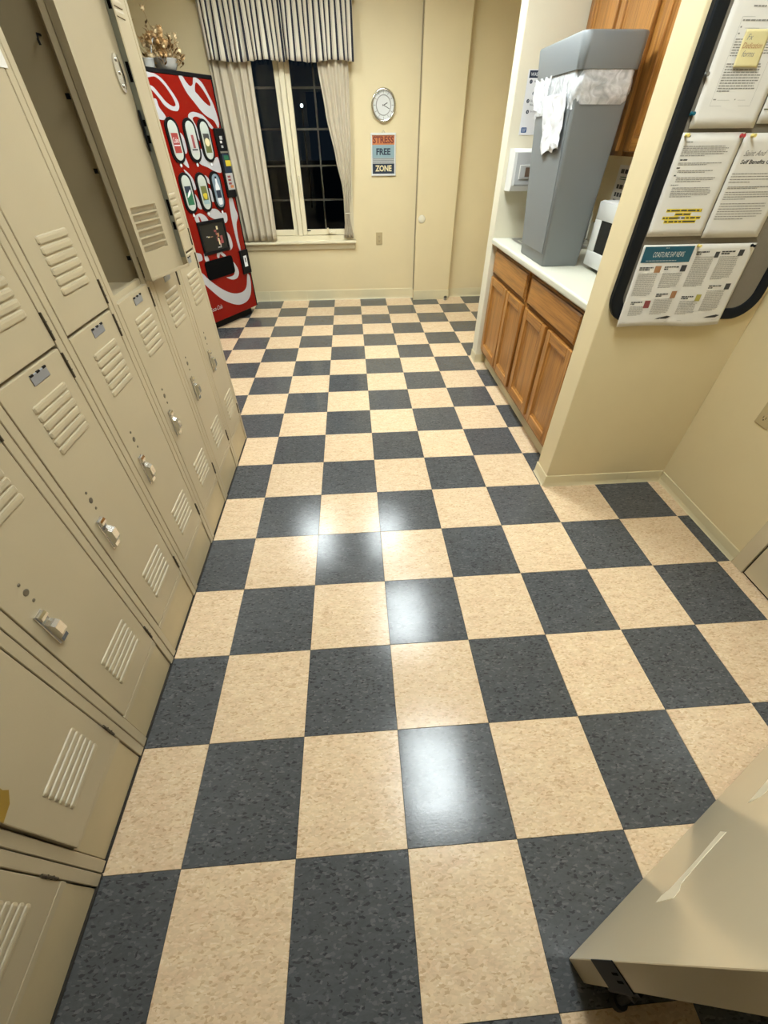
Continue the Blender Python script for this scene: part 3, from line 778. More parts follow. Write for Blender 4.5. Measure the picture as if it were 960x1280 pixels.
white_shapes = [
 [(-.80, 1.70), (-.74, 1.76), (-.66, 1.785), (-.604, 1.782), (-.562, 1.778), (-.509, 1.756), (-.457, 1.708), (-.414, 1.652), (-.409, 1.619), (-.431, 1.594), (-.462, 1.590), (-.508, 1.597), (-.555, 1.62), (-.592, 1.66), (-.65, 1.70), (-.72, 1.66)],
 [(-.70, 1.66), (-.66, 1.65), (-.616, 1.649), (-.608, 1.607), (-.570, 1.557), (-.603, 1.538), (-.68, 1.56)],
 [(-.339, 1.785), (-.304, 1.785), (-.277, 1.755), (-.245, 1.735), (-.213, 1.748), (-.192, 1.784), (-.160, 1.785), (-.107, 1.76), (-.065, 1.70), (-.031, 1.644), (-.013, 1.573), (-.010, 1.524), (-.031, 1.499), (-.061, 1.541), (-.122, 1.564), (-.178, 1.592), (-.241, 1.647), (-.294, 1.695), (-.329, 1.752)],
 [(-.341, 1.565), (-.317, 1.583), (-.266, 1.59), (-.185, 1.575), (-.132, 1.54), (-.089, 1.501), (-.116, 1.495), (-.169, 1.534), (-.215, 1.556), (-.256, 1.564), (-.291, 1.558), (-.300, 1.543), (-.28, 1.508), (-.273, 1.461), (-.28, 1.418), (-.295, 1.449), (-.305, 1.50), (-.335, 1.542)],
 [(-.488, 1.469), (-.445, 1.449), (-.441, 1.365), (-.470, 1.345), (-.485, 1.419)],
 [(-.479, 1.326), (-.468, 1.255), (-.530, 1.30), (-.500, 1.330)],
 [(-.298, 1.363), (-.275, 1.362), (-.262, 1.305), (-.203, 1.283), (-.117, 1.314), (-.102, 1.26), (-.109, 1.209), (-.191, 1.223), (-.253, 1.249), (-.326, 1.271), (-.339, 1.294)],
 [(-.529, 1.248), (-.463, 1.195), (-.447, 1.123), (-.475, 1.115), (-.497, 1.185)],
 [(-.487, 1.089), (-.455, 1.05), (-.440, 0.979), (-.484, 1.001)],
 [(-.310, 1.107), (-.279, 1.098), (-.274, 1.02), (-.311, 1.03)],
 [(-.316, 1.200), (-.282, 1.181), (-.266, 1.140), (-.300, 1.150)],
 [(-.545, .897), (-.550, .926), (-.524, .944), (-.474, .950), (-.424, .927), (-.403, .888), (-.470, .880), (-.530, .880)],
 [(-.395, .940), (-.333, .968), (-.261, .958), (-.221, .928), (-.158, .921), (-.160, .868), (-.199, .849), (-.224, .880), (-.300, .890), (-.347, .904)],
 [(-.077, 1.026), (-.037, 1.023), (-.025, .946), (-.010, .883), (-.050, .826), (-.066, .740), (-.067, .62), (-.088, .624), (-.100, .72), (-.101, .892)],
 [(-.235, .80), (-.205, .782), (-.172, .743), (-.165, .669), (-.198, .637), (-.240, .646), (-.235, .71)],
 [(-.700, .70), (-.627, .678), (-.586, .66), (-.583, .624), (-.607, .612), (-.700, .62)],
 [(-.551, .660), (-.525, .650), (-.510, .600), (-.555, .600)],
 [(-.402, .609), (-.385, .645), (-.352, .650), (-.324, .636), (-.284, .597), (-.320, .600), (-.357, .625), (-.378, .598)],
 [(-.215, .540), (-.170, .482), (-.162, .429), (-.204, .391), (-.277, .393), (-.344, .425), (-.310, .422), (-.251, .423), (-.220, .448)],
 [(-.80, .66), (-.72, .60), (-.624, .511), (-.581, .461), (-.483, .375), (-.371, .301), (-.267, .263), (-.161, .257), (-.093, .294), (-.055, .379), (-.040, .395), (-.018, .372), (-.023, .297), (-.059, .209), (-.133, .159), (-.246, .153), (-.355, .19), (-.473, .261), (-.572, .356), (-.65, .44), (-.74, .53), (-.82, .60)]]
for i, s in enumerate(white_shapes): print_shape('ribbon_print', s, M['print_white'], .0006, fp)
red_holes = [[(-.72, 1.735), (-.601, 1.763), (-.554, 1.759), (-.505, 1.726), (-.462, 1.676), (-.442, 1.634), (-.45, 1.618), (-.48, 1.617), (-.528, 1.637), (-.568, 1.672), (-.62, 1.715)],
 [(-.177, 1.758), (-.136, 1.741), (-.09, 1.693), (-.064, 1.648), (-.077, 1.630), (-.13, 1.652), (-.18, 1.689), (-.205, 1.713)],
 [(-.505, .925), (-.494, .930), (-.484, .905), (-.480, .878), (-.500, .878)]]
for s in red_holes: print_shape('ribbon_gap', s, M['red'], .0012, fp)
def stadium(cx, cz, w_, h_, n=10):
    r = w_/2; return [(cx+r*math.cos(PI*i/n), cz+h_/2-r+r*math.sin(PI*i/n)) for i in range(n+1)]+[(cx-r*math.cos(PI*i/n), cz-h_/2+r-r*math.sin(PI*i/n)) for i in range(n+1)]
btn = [(-.5445, 1.421, 'cola'), (-.3655, 1.420, 'silver'), (-.209, 1.418, 'dark'), (-.553, 1.095, 'lime'), (-.377, 1.088, 'lemon'), (-.209, 1.088, 'water')]
for cx, cz, kind in btn:
    bm = B(); prism(bm, stadium(cx, cz, .133, .272), VP, .010); b_ = obj('selection_button', bm, M['black'], vm)
    mt = M['water'] if kind == 'water' else M['lens']
    bm = B(); prism(bm, stadium(cx, cz, .090, .236), VP @ Matrix.Translation((0, 0, .010)), .004)
    bmesh.ops.bevel(bm, geom=list(bm.edges), offset=.0015, segments=1, affect='EDGES'); obj('button_lens', bm, mt, b_)
    LT = VP @ Matrix.Translation((cx, cz, .0146))
    def lab(name, x0, x1, z0, z1, mat, dz=0): 
        bm = B(); quad(bm, LT, x0, x1, z0, z1, dz); obj(name, bm, mat, b_)
    if kind == 'cola':
        lab('drink_label', -.033, .033, -.072, .045, M['can_red']); lab('label_stripe', -.029, .031, -.030, -.024, M['paper_b'], .0003)
        obj('label_lettering', text_bm('Coke', LT @ Matrix.Translation((0, -.012, .0003)), width=.052, height=.032, shear=.2, align='c'), M['paper_b'], b_, recalc=False)
    elif kind == 'silver':
        lab('drink_label', -.035, .035, -.078, .050, M['can_silver']); lab('label_stripe', -.012, .014, -.045, .035, M['photo_d'], .0003); lab('label_band', -.030, .030, -.06, -.05, M['photo_b'], .0003)
    elif kind == 'dark':
        lab('drink_label', -.033, .033, -.075, .045, M['olive']); lab('label_top', -.033, .033, .012, .045, M['photo_b'], .0002)
        bm = B(); lathe(bm, [(0, .0006), (.026, .0006)], LT @ Matrix.Translation((0, -.008, 0)), n=18); obj('label_disc', bm, M['cream_print'], b_)
    elif kind == 'lime':
        lab('drink_label', -.034, .034, -.078, .048, M['green']); lab('label_top', -.034, .034, .005, .048, M['navy'], .0002)
        print_shape('label_flash', [(-.026, -.028), (-.004, .006), (.024, .024), (.014, -.006)], M['paper_b'], .0005, b_, 4, LT)
    elif kind == 'lemon':
        lab('drink_label', -.033, .033, -.080, .045, M['olive']); lab('label_band', -.033, .033, -.080, -.052, M['sky_print'], .0002)
        print_shape('label_fruit', [(-.024, -.012), (.0, -.004), (.024, -.010), (.016, -.040), (.0, -.048), (-.016, -.038)], M['yellow'], .0005, b_, 4, LT)
    else:
        print_shape('bottle_print', [(-.008, .085), (.008, .085), (.012, .055), (.026, .02), (.026, -.085), (.0, -.098), (-.026, -.085), (-.026, .02), (-.012, .055)], M['paper_b'], .0003, b_, 3, LT)
        lab('drink_label', -.027, .027, -.05, .005, M['navy'], .0006); lab('bottle_cap', -.010, .010, .085, .10, M['black'], .0006)
for cx, cz in ((-.547, 1.274), (-.368, 1.271), (-.207, 1.267), (-.552, .946), (-.376, .940), (-.203, .933)):
    bm = B(); prism(bm, stadium(cx, cz, .020, .026, 6), VP, .006); bmesh.ops.bevel(bm, geom=list(bm.edges), offset=.002, segments=1, affect='EDGES'); obj('indicator_lens', bm, M['paper_b'], vm)
# poster window, delivery slot, coin column
mf = B()
for a in ((-.550, -.212, .868, .892), (-.550, -.212, .640, .664), (-.550, -.524, .664, .868), (-.234, -.212, .664, .868)): box(mf, a[0], a[1], -.012, .0, a[2], a[3], bev=.003)
pw = obj('poster_window', mf, M['black'], vm)
obj('poster', bx(-.524, -.234, -.004, -.001, .664, .868), M['smoke'], pw)
PT = frameM((0, -.0044, 0), (1, 0, 0), (0, 0, 1))
for i, (x, z, w_, h_, mt) in enumerate(((-.322, .828, .020, .026, 'cream_print'), (-.352, .808, .028, .016, 'photo_d'), (-.345, .785, .014, .02, 'photo_d'), (-.325, .775, .022, .03, 'photo_a'), (-.345, .745, .012, .035, 'photo_d'), (-.330, .725, .014, .05, 'cream_print'),
        (-.318, .712, .02, .04, 'photo_d'), (-.345, .680, .030, .008, 'can_silver'), (-.320, .690, .010, .030, 'can_silver'), (-.445, .772, .022, .008, 'cream_print'), (-.465, .777, .018, .006, 'can_silver'), (-.41, .770, .03, .006, 'photo_a'), (-.29, .735, .03, .06, 'photo_d'))):
    bm = B(); quad(bm, PT, x-w_/2, x+w_/2, z-h_/2, z+h_/2, .0002*(1+i % 3)); obj('poster_print', bm, M[mt], pw)
sl = B(); prism(sl, rrect(-.396, .520, .366, .152, .028), VP, .008); ds = obj('delivery_slot', sl, M['dark_hole'], vm)
bm = B(); prism(bm, rrect(-.396, .516, .320, .112, .022), VP @ Matrix.Translation((0, 0, .0081)), .0012); obj('slot_flap', bm, M['dark_hole'], ds)
cp = obj('coin_column', bx(-.100, .014, -.022, .0, 1.030, 1.497, bev=.004), M['black'], vm)
CT = frameM((0, -.0224, 0), (1, 0, 0), (0, 0, 1))
def strip(name, x0, x1, z0, z1, mt, par=cp, d=.003, M4=CT):
    bm = B(); box(bm, x0, x1, z0, z1, 0, d, mat=M4); return obj(name, bm, M[mt], par)
strip('price_card', -.062, -.032, 1.425, 1.448, 'can_silver'); strip('price_card', -.066, -.045, 1.402, 1.418, 'paper_b'); strip('price_card', -.062, -.040, 1.372, 1.388, 'can_silver')
strip('validator_rim', -.086, .004, 1.338, 1.350, 'steel'); strip('bill_slot', -.080, .004, 1.205, 1.334, 'navy', d=.004)
strip('green_label', -.062, -.004, 1.293, 1.322, 'green', d=.005); strip('yellow_label', -.056, .010, 1.250, 1.290, 'yellow', d=.006)
strip('coin_plate', -.082, .006, 1.085, 1.202, 'can_silver'); 
for z in (1.178, 1.155, 1.130): strip('coin_button', -.064, -.030, z-.007, z+.007, 'photo_d', d=.006)
strip('coin_slot', -.050, -.012, 1.098, 1.118, 'orange', d=.005)
rb = obj('coin_return', bx(-.106, .012, -.020, 0, .405, .610, bev=.004), M['black'], vm)
strip('return_label', -.074, -.028, .468, .562, 'paper_b', rb, .001, frameM((0, -.0204, 0), (1, 0, 0), (0, 0, 1)))
strip('return_mark', -.058, -.044, .505, .545, 'ink', rb, .0015, frameM((0, -.0204, 0), (1, 0, 0), (0, 0, 1)))
obj('script_lettering', text_bm('Coca-Cola', VP @ Matrix.Translation((-.660, .184, .001)), width=.166, height=.036, shear=.45), M['print_white'], vm, recalc=False)

# glass basket of dried flowers and a small cup on the machine
def on_vm(s, back, z=1.8105):
    return Vector((-.54, 4.72, 0))+Vector((.5, .8660254, 0))*s+Vector((-.8660254, .5, 0))*back+Vector((0, 0, z))
gb = thing('glass_basket', 'clear glass basket with a looped handle holding dried flowers on the drink machine', 'basket', on_vm(-.325, .115), group=None)
c = on_vm(-.325, .115)
bm = B(); lathe(bm, [(0, 0), (.050, 0), (.070, .012), (.082, .034), (.090, .062), (.093, .066), (.087, .062), (.078, .036), (.066, .016), (.046, .006), (0, .006)], Matrix.Translation(c), n=28); obj('bowl', bm, M['bowl'], gb, smooth=True)
bm = B(); dl = Vector((.5, .866, 0)); tube(bm, [c+dl*(.100*math.cos(a)-.015)+Vector((0, 0, .050+.125*math.sin(a))) for a in [PI*i/20 for i in range(21)]], .006); obj('looped_handle', bm, M['bowl'], gb, smooth=True)
df = thing('dried_flowers', 'bunch of dried tan flowers standing in the glass basket', 'flowers', c+Vector((0, 0, .012)))
rnd = random.Random(5); bmS, bmA, bmB, bmC = B(), B(), B(), B()
for i in range(120):
    a = rnd.uniform(0, 2*PI); rr = .140*math.sqrt(rnd.random()); out = Vector((math.cos(a), math.sin(a), 0))
    base = c+out*rr*.4+Vector((0, 0, .016)); h = rnd.uniform(.070, .250)-rr*.55
    tip = c+out*rr+Vector((0, 0, max(.072, h)))
    if i % 14 == 0: tip += Vector((-.05, -.075, .07))
    tube(bmS, [base, (base+tip)/2+out*.01, tip], .0016, n=4)
    k3 = rnd.choice((0, 0, 1, 1, 2)); tgt = (bmA, bmB, bmC)[k3]
    if k3 < 2:
        bmesh.ops.create_icosphere(tgt, subdivisions=1, radius=rnd.uniform(.012, .019), matrix=Matrix.Translation(tip) @ Matrix.Rotation(rnd.uniform(0, 3), 4, 'X') @ Matrix.Diagonal((1, 1, .7, 1)))
        for q in range(6):
            pm_ = Matrix.Translation(tip) @ Matrix.Rotation(2*PI*q/6, 4, 'Z') @ Matrix.Rotation(-.5, 4, 'Y')
            v = [tgt.verts.new(pm_ @ Vector(p)) for p in ((0, 0, 0), (.014, .009, .002), (.030, 0, .007), (.014, -.009, .002))]; tgt.faces.new(v)
    else:
        for q in range(4):
            pm_ = Matrix.Translation(tip-Vector((0, 0, .016*q))) @ Matrix.Rotation(rnd.uniform(0, 6), 4, 'Z') @ Matrix.Rotation(-.5, 4, 'Y')
            v = [tgt.verts.new(pm_ @ Vector(p)) for p in ((0, 0, 0), (.018, .010, .003), (.045, 0, .001), (.018, -.010, .003))]; tgt.faces.new(v)
obj('stems', bmS, M['dry_a'], df); tag(obj('tan_blossoms', bmA, M['dry_a'], df), kind='stuff'); tag(obj('pale_blossoms', bmB, M['dry_b'], df), kind='stuff'); tag(obj('brown_leaves', bmC, M['dry_c'], df), kind='stuff')
c2_ = on_vm(-.505, .10)
bm = B(); lathe(bm, [(0, 0), (.034, 0), (.040, .012), (.046, .050), (.050, .053), (.044, .048), (.036, .010), (0, .008)], Matrix.Translation(c2_), n=24)
top(obj('cup', bm, M['bowl'], None, smooth=True), 'small clear glass cup on the drink machine beside the locker edge', 'cup')

# ------------------------------------------------------------------ base cabinets, counter, wall cabinets
def panel_door(name, parent, y0, y1, z0, z1, x, th=.020, st=.052):
    """raised oak frame around a sunk panel, front face at x facing -x"""
    bm = B(); i0, i1, k0, k1 = y0+st, y1-st, z0+st, z1-st; g = .013
    L1 = [(x+.008, i0, k0), (x+.008, i1, k0), (x+.008, i1, k1), (x+.008, i0, k1)]
    L2 = [(x+.0145, i0+g, k0+g), (x+.0145, i1-g, k0+g), (x+.0145, i1-g, k1-g), (x+.0145, i0+g, k1-g)]
    L0 = [(x+.0185, a[1], a[2]) for a in L1]
    loft(bm, [L0, L1, L2], caps=(True, True)); d = obj(name, bm, M['oak_v'], parent)
    for a in ((y0, y0+st), (y1-st, y1)): obj('stile', bx(x, x+th, a[0], a[1], z0, z1, bev=.0045, seg=2), M['oak_v'], d)
    for a in ((z0, z0+st), (z1-st, z1)): obj('rail', bx(x+.0004, x+th, y0+st+.0003, y1-st-.0003, a[0], a[1], bev=.0045, seg=2), M['oak_h'], d)
    return d
XF, CH = 1.570, .862
for (c0, c1, drs, lab) in ((2.423, 3.2035, ((2.790, 3.168), (2.448, 2.775)), 'oak base cabinet under the counter, the unit nearer the back wall'),
                           (1.6465, 2.4205, ((2.058, 2.398), (1.700, 2.022)), 'oak base cabinet under the counter, the unit next to the pinboard wall')):
    t = thing('base_cabinet', lab, 'cabinet', (1.64, (c0+c1)/2, 0), group='oak base cabinets')
    bm = B(); xb = XF+.0205
    box(bm, xb+.019, 2.203, c0, c0+.016, .10, CH); box(bm, xb+.019, 2.203, c1-.016, c1, .10, CH); box(bm, xb+.019, 2.203, c0+.016, c1-.016, .10, .116); box(bm, 2.19, 2.203, c0+.016, c1-.016, .116, CH)
    box(bm, 1.641, 1.655, c0, c1, 0, .10); obj('carcass', bm, M['oak_v'], t)
    mid = (drs[0][0]+drs[1][1])/2
    for q in ((c0, drs[1][0]+.012), (mid-.018, mid+.018), (drs[0][1]-.012, c1)): obj('face_stile', bx(xb, xb+.019, q[0], q[1], .10, CH, bev=.001), M['oak_v'], t)
    for z0, z1 in ((.10, .150), (.645, .690), (.828, CH)): obj('face_rail', bx(xb+.0005, xb+.0185, c0+.002, c1-.002, z0, z1), M['oak_h'], t)
    for y0, y1 in drs: panel_door('door', t, y0, y1, .132, .668, XF)
    y0, y1 = drs[1][0], drs[0][1]
    bm = B(); box(bm, XF+.006, XF+.020, y0, y1, .682, .842, bev=.006, seg=3)
    d = obj('drawer', bm, M['oak_h'], t)
    bm = B(); z0, z1 = .688, .836
    L = lambda x, e, f: [(x, y0+e, z0+f), (x, y1-e, z0+f), (x, y1-e, z1-f), (x, y0+e, z1-f)]
    loft(bm, [L(XF+.006, .004, -.002), L(XF+.006, .012, .006), L(XF-.001, .020, .014), L(XF-.001, .021, .015)], caps=(False, True)); obj('drawer_face', bm, M['oak_h'], d)
bm = B(); hs = (1.70, 2.02, 2.78, 3.10)     # sink opening in the counter
for a in ((1.545, hs[0], 1.647, 3.204), (hs[1], 2.204, 1.647, 3.204), (hs[0], hs[1], 1.647, hs[2]), (hs[0], hs[1], hs[3], 3.204)):
    box(bm, a[0], a[1], a[2], a[3], CH, .900)
bmesh.ops.remove_doubles(bm, verts=bm.verts, dist=.0001)
es = [e for e in bm.edges if all(abs(v.co.x-1.545) < 1e-4 for v in e.verts) and abs(e.verts[0].co.z-e.verts[1].co.z) < 1e-4]
bmesh.ops.bevel(bm, geom=es, offset=.012, segments=4, profile=.5, affect='EDGES')
t = thing('countertop', 'cream laminate countertop over the oak base cabinets', 'countertop', (1.87, 2.42, CH))
obj('worktop', bm, M['counter'], t, recalc=True)
obj('backsplash', bx(2.185, 2.204, 1.647, 3.204, .900, 1.00, bev=.003), M['counter'], t)
t = thing('sink', 'small dark metal sink set into the counter behind the grey bin', 'sink', (1.86, 2.94, .78))
bm = B()
loft(bm, [[(x, y, .904) for x, y in rrect(1.86, 2.97, .40, .36, .03)], [(x, y, .9045) for x, y in rrect(1.86, 2.97, .38, .34, .03)], [(x, y, .896) for x, y in rrect(1.86, 2.94, .30, .30, .03)], [(x, y, .78) for x, y in rrect(1.86, 2.94, .27, .27, .04)]], caps=(False, True))
obj('basin', bm, M['steel'], t, smooth='auto')
bm = B(); lathe(bm, [(.020, .783), (.012, .784), (0, .782)], Matrix.Translation((1.86, 2.94, 0)), n=16); obj('drain', bm, M['dark_hole'], t)
bm = B(); tube(bm, [(2.10, 2.94, .90), (2.10, 2.94, 1.06), (2.07, 2.94, 1.12), (2.0, 2.94, 1.13), (1.95, 2.94, 1.09)], .011); cyl(bm, (2.10, 2.94, .900), (2.10, 2.94, .925), .028); obj('faucet', bm, M['chrome'], t, smooth='auto')
XU = 1.890
for (c0, c1, drs, lab) in ((2.430, 3.2035, ((2.852, 3.185), (2.468, 2.822)), 'oak wall cabinet above the counter, partly behind the grey bin top'),
                           (1.6465, 2.428, ((2.052, 2.395), (1.675, 2.022)), 'oak wall cabinet above the counter, next to the pinboard wall')):
    t = thing('wall_cabinet', lab, 'cabinet', (2.05, (c0+c1)/2, 1.355), group='oak wall cabinets')
    obj('carcass', bx(XU+.021, 2.204, c0, c1, 1.355, 2.28), M['oak_v'], t)
    for y0, y1 in drs: panel_door('door', t, y0, y1, 1.372, 2.262, XU, st=.056)

# ------------------------------------------------------------------ grey bin standing on the counter
t = thing('trash_bin', 'tall slim grey plastic bin with a hooded rim standing on the counter', 'trash bin', (1.68, 2.50, .900))
def ring(x0, x1, y0, y1, z, r=.012): return [Vector((p[0], p[1], z)) for p in rrect((x0+x1)/2, (y0+y1)/2, x1-x0, y1-y0, r, 5)]
S0, S1 = (1.583, 1.782, 2.318, 2.695, .901), (1.560, 1.812, 2.330, 2.845, 1.655)
def sec(z, grow=0.0, r=.012):
    f = (z-S0[4])/(S1[4]-S0[4]); q = [lerp(a, b_, f) for a, b_ in zip(S0[:4], S1[:4])]
    return ring(q[0]-grow, q[1]+grow, q[2]-grow, q[3]+grow, z, r)
bm = B(); loft(bm, [sec(.9005, -.004), sec(.908), sec(1.655), sec(1.655, -.004), sec(.912, -.004)], caps=(True, True)); obj('bin_body', bm, M['bin'], t, smooth='auto')
bm = B(); loft(bm, [sec(1.640, .006), sec(1.642, .012, .03), sec(1.745, .016, .04), sec(1.752, .012, .04), sec(1.748, -.020, .03), sec(1.640, -.012, .02), sec(1.640, .006)], caps=(False, False)); obj('rim_hood', bm, M['bin'], t, smooth='auto')
# raised side panel on the long face
bm = B()
def side_x(z, grow=.0): f = (z-S0[4])/(S1[4]-S0[4]); return lerp(S0[0], S1[0], f)-grow
def side_y(z): f = (z-S0[4])/(S1[4]-S0[4]); return lerp(S0[2], S1[2], f), lerp(S0[3], S1[3], f)
A_ = []
for g, e in ((-.001, .0), (.0045, .0008)):
    lo_, hi_ = .957+e, 1.545-e
    A_.append([Vector((side_x(lo_, g), side_y(lo_)[0]+.024+e, lo_)), Vector((side_x(lo_, g), side_y(lo_)[1]-.024-e, lo_)), Vector((side_x(hi_, g), side_y(hi_)[1]-.024-e, hi_)), Vector((side_x(hi_, g), side_y(hi_)[0]+.024+e, hi_))])
loft(bm, A_, caps=(True, True)); obj('side_panel', bm, M['bin'], t)
# bag draped over the edge under the hood
t = thing('bin_liner', 'crumpled translucent white bag folded over the grey bin below its hood', 'trash bag', (1.68, 2.59, 1.50))
bm = B(); loops = []
rnd = random.Random(11); ph = [rnd.uniform(0, 6) for _ in range(8)]
for j, f in enumerate((0, .12, .25, .4, .55, .7, .8, .9, 1.0)):
    base = rrect(0, 0, 2, 2, .25, 26); n = len(base); L_ = []
    for i in range(n):
        a = 2*PI*i/n
        low = 1.548-(.035 if math.cos(a) < -.3 else 0)*min(1, (-math.cos(a)-.3)*3 if math.cos(a) < -.3 else 0)+.010*math.sin(3*a+ph[0])+.006*math.sin(7*a+ph[1])
        z = lerp(1.645, low, f)
        ff = (z-S0[4])/(S1[4]-S0[4]); q = [lerp(u_, v_, ff) for u_, v_ in zip(S0[:4], S1[:4])]
        g = .006+.007*math.sin(PI*min(1, f*1.1))+(.012*noise.noise((base[i][0]*4+2*f, base[i][1]*5-2*f, f*1.5))+.007*noise.noise((base[i][0]*11-3*f, base[i][1]*12+3*f, 2+f*3)))*(.4+.6*f)
        cx, cy = (q[0]+q[1])/2, (q[2]+q[3])/2; hw, hd = (q[1]-q[0])/2+g, (q[3]-q[2])/2+g
        L_.append(Vector((cx+base[i][0]*hw, cy+base[i][1]*hd, z)))
    loops.append(L_)
loft(bm, loops, caps=(False, False)); obj('bag_skirt', bm, M['film'], t, smooth=True)
def flap(u, v):
    z = lerp(1.575, lerp(1.384, 1.360, u), v); y = lerp(lerp(2.385, 2.363, v), lerp(2.665, 2.604, v), u)
    z += .006*math.sin(13*u)*v; w_ = .5+.5*v
    return (side_x(z, .0165+w_*(.010*noise.noise((u*3.1, v*2.6, 4.7))+.006*noise.noise((u*7+v*3, v*5-u*2, 1.3))+.0028*noise.noise((u*15, v*13, 8.1)))), y+.003*math.sin(17*v), z)
o = obj('hanging_flap', cloth(flap, 48, 48), M['tissue'], t, recalc=False); thick(o, .0006)
def knot(u, v):
    y = lerp(2.62, 2.86, u); z = lerp(1.645, lerp(1.50, 1.55, u), v)
    return (side_x(z, .012+.010*math.sin(8*u+3*v)*v+.005*math.sin(23*u+5*v)), y, z)
o = obj('hanging_flap', cloth(knot, 20, 14), M['film'], t, recalc=False)

# ------------------------------------------------------------------ microwave, cord, dispenser, poster, notice
t = thing('microwave', 'white microwave oven with a dark window on the counter beside the grey bin', 'microwave', (1.95, 2.03, .900))
x0, x1, y0, y1, z0, z1 = 1.800, 2.17, 1.76, 2.292, .915, 1.195
obj('housing', bx(x0+.028, x1, y0, y1, z0, z1, bev=.010, seg=3), M['white'], t, smooth='auto')
bm = B(); box(bm, x0+.006, x0+.028, y0+.125, y1, z0, z1, bev=.008, seg=3)
for a in ((y0+.14, y1-.004, 1.118, z1-.004), (y0+.14, y1-.004, z0+.003, .986), (y1-.070, y1-.004, .984, 1.120), (y0+.14, y0+.175, .984, 1.120)): box(bm, x0-.004, x0+.012, *a, bev=.006, seg=2)
dr = obj('oven_door', bm, M['white'], t, smooth='auto')
obj('door_window', bx(x0+.001, x0+.0072, y0+.17, y1-.068, .982, 1.122), M['smoke'], dr)
obj('control_panel', bx(x0+.004, x0+.028, y0, y0+.122, z0, z1, bev=.006, seg=2), M['white'], t, smooth='auto')
bm = B(); box(bm, x0+.002, x0+.0045, y0+.02, y0+.10, 1.12, 1.165); obj('display', bm, M['smoke'], t)
for r_ in range(4):
    for c_ in range(3):
        obj('keypad_button', bx(x0+.0025, x0+.0045, y0+.02+c_*.028, y0+.043+c_*.028, .96+r_*.036, .984+r_*.036, bev=.001), M['disp_grey'], t)
for fx in (x0+.06, x1-.04):
    for fy in (y0+.05, y1-.05):
        bm = B(); cyl(bm, (fx, fy, .900), (fx, fy, .917), .014); obj('foot', bm, M['rubber'], t)
bm = B(); tube(bm, [(2.06, 2.293, 1.06), (2.04, 2.31, 1.07), (1.98, 2.325, 1.05), (1.95, 2.318, 1.0), (1.96, 2.330, .95), (1.99, 2.322, .925), (2.06, 2.34, .910), (2.16, 2.40, .908), (2.182, 2.52, .93)], .0045); pc_ = obj('power_cord', bm, M['black'], t, smooth=True)
t = thing('small_bottle', 'little dark green bottle tucked on the counter behind the grey bin', 'bottle', (1.98, 2.40, .900))
bm = B(); lathe(bm, [(0, .900), (.024, .900), (.026, .905), (.026, .960), (.012, .978), (.010, .990), (0, .990)], Matrix.Translation((1.975, 2.405, 0)), n=18); obj('bottle_body', bm, M['green'], t, smooth='auto')
bm = B(); cyl(bm, (1.975, 2.405, .990), (1.975, 2.405, 1.004), .012); obj('bottle_cap', bm, M['white'], t, smooth='auto')
t = thing('towel_dispenser', 'white paper towel dispenser on the alcove wall left of the grey bin', 'dispenser', (1.69, 3.15, 1.165))
bm = B(); prof = [(3.204, 1.375), (3.115, 1.375), (3.085, 1.36), (3.072, 1.20), (3.085, 1.17), (3.204, 1.165)]
prism(bm, prof, frameM((1.575, 0, 0), (0, 1, 0), (0, 0, 1)), .285); obj('case', bm, M['white'], t)
bm = B(); prof = [(3.114, 1.368), (3.083, 1.356), (3.069, 1.205), (3.078, 1.188), (3.09, 1.20), (3.105, 1.35)]
prism(bm, prof, frameM((1.592, 0, 0), (0, 1, 0), (0, 0, 1)), .254); cvr = obj('cover', bm, M['disp_grey'], t)
obj('cover_window', bx(1.615, 1.78, 3.0655, 3.0765, 1.232, 1.300, bev=.001), M['white'], cvr)
obj('window_recess', bx(1.6185, 1.7765, 3.0648, 3.0658, 1.2355, 1.2965), M['disp_grey'], cvr)
obj('lock_window', bx(1.650, 1.690, 3.0636, 3.0650, 1.243, 1.288), M['brown'], cvr)
bm = B(); prism(bm, [(1.585, 1.174), (1.76, 1.174), (1.72, 1.150), (1.648, 1.112), (1.625, 1.140)], frameM((0, 3.080, 0), (1, 0, 0), (0, .12, .99)), .0015); obj('towel_tail', bm, M['towel'], t)
t = thing('hygiene_poster', 'white hand washing poster with a navy heading on the alcove wall', 'poster', (1.71, 3.204, 1.437))
obj('sheet', bx(1.613, 1.829, 3.2025, 3.2045, 1.437, 1.714), M['paper_b'], t)
HP = frameM((1.613, 3.2022, 1.437), (1, 0, 0), (0, 0, 1))
bm = B(); quad(bm, HP, .008, .208, .243, .273); obj('heading_band', bm, M['navy'], t)
obj('lettering', text_bm('WASH YOUR HANDS', HP @ Matrix.Translation((.017, .250, .0003)), width=.180, height=.015, bold=.01), M['paper_b'], t, recalc=False)
bm = B()
for cx, cy in ((.024, .228), (.052, .180), (.024, .148), (.032, .102)):
    lathe(bm, [(0, .0002), (.0088, .0002)], HP @ Matrix.Translation((cx, cy, 0)), n=16)
obj('number_discs', bm, M['navy'], t)
obj('lettering', merge(*[text_bm(str(i+1), HP @ Matrix.Translation((cx, cy-.005, .0006)), height=.010, align='c') for i, (cx, cy) in enumerate(((.024, .228), (.052, .180), (.024, .148), (.032, .102)))]), M['paper_b'], t, recalc=False)
obj('lettering', merge(*[text_bm(s, HP @ Matrix.Translation((x, y, .0003)), height=.009) for s, x, y in (('Wet hands', .040, .224), ('and soap', .052, .204), ('Lather', .070, .176), ('Scrub', .040, .145), ('Rinse', .040, .128), ('Dry hands', .048, .098))]), M['navy'], t, recalc=False)
bm = B(); prism(bm, rrect(.028, .022, .034, .024, .004), HP, .0004); lg = obj('blue_emblem', bm, M['blue'], t)
bm = B()
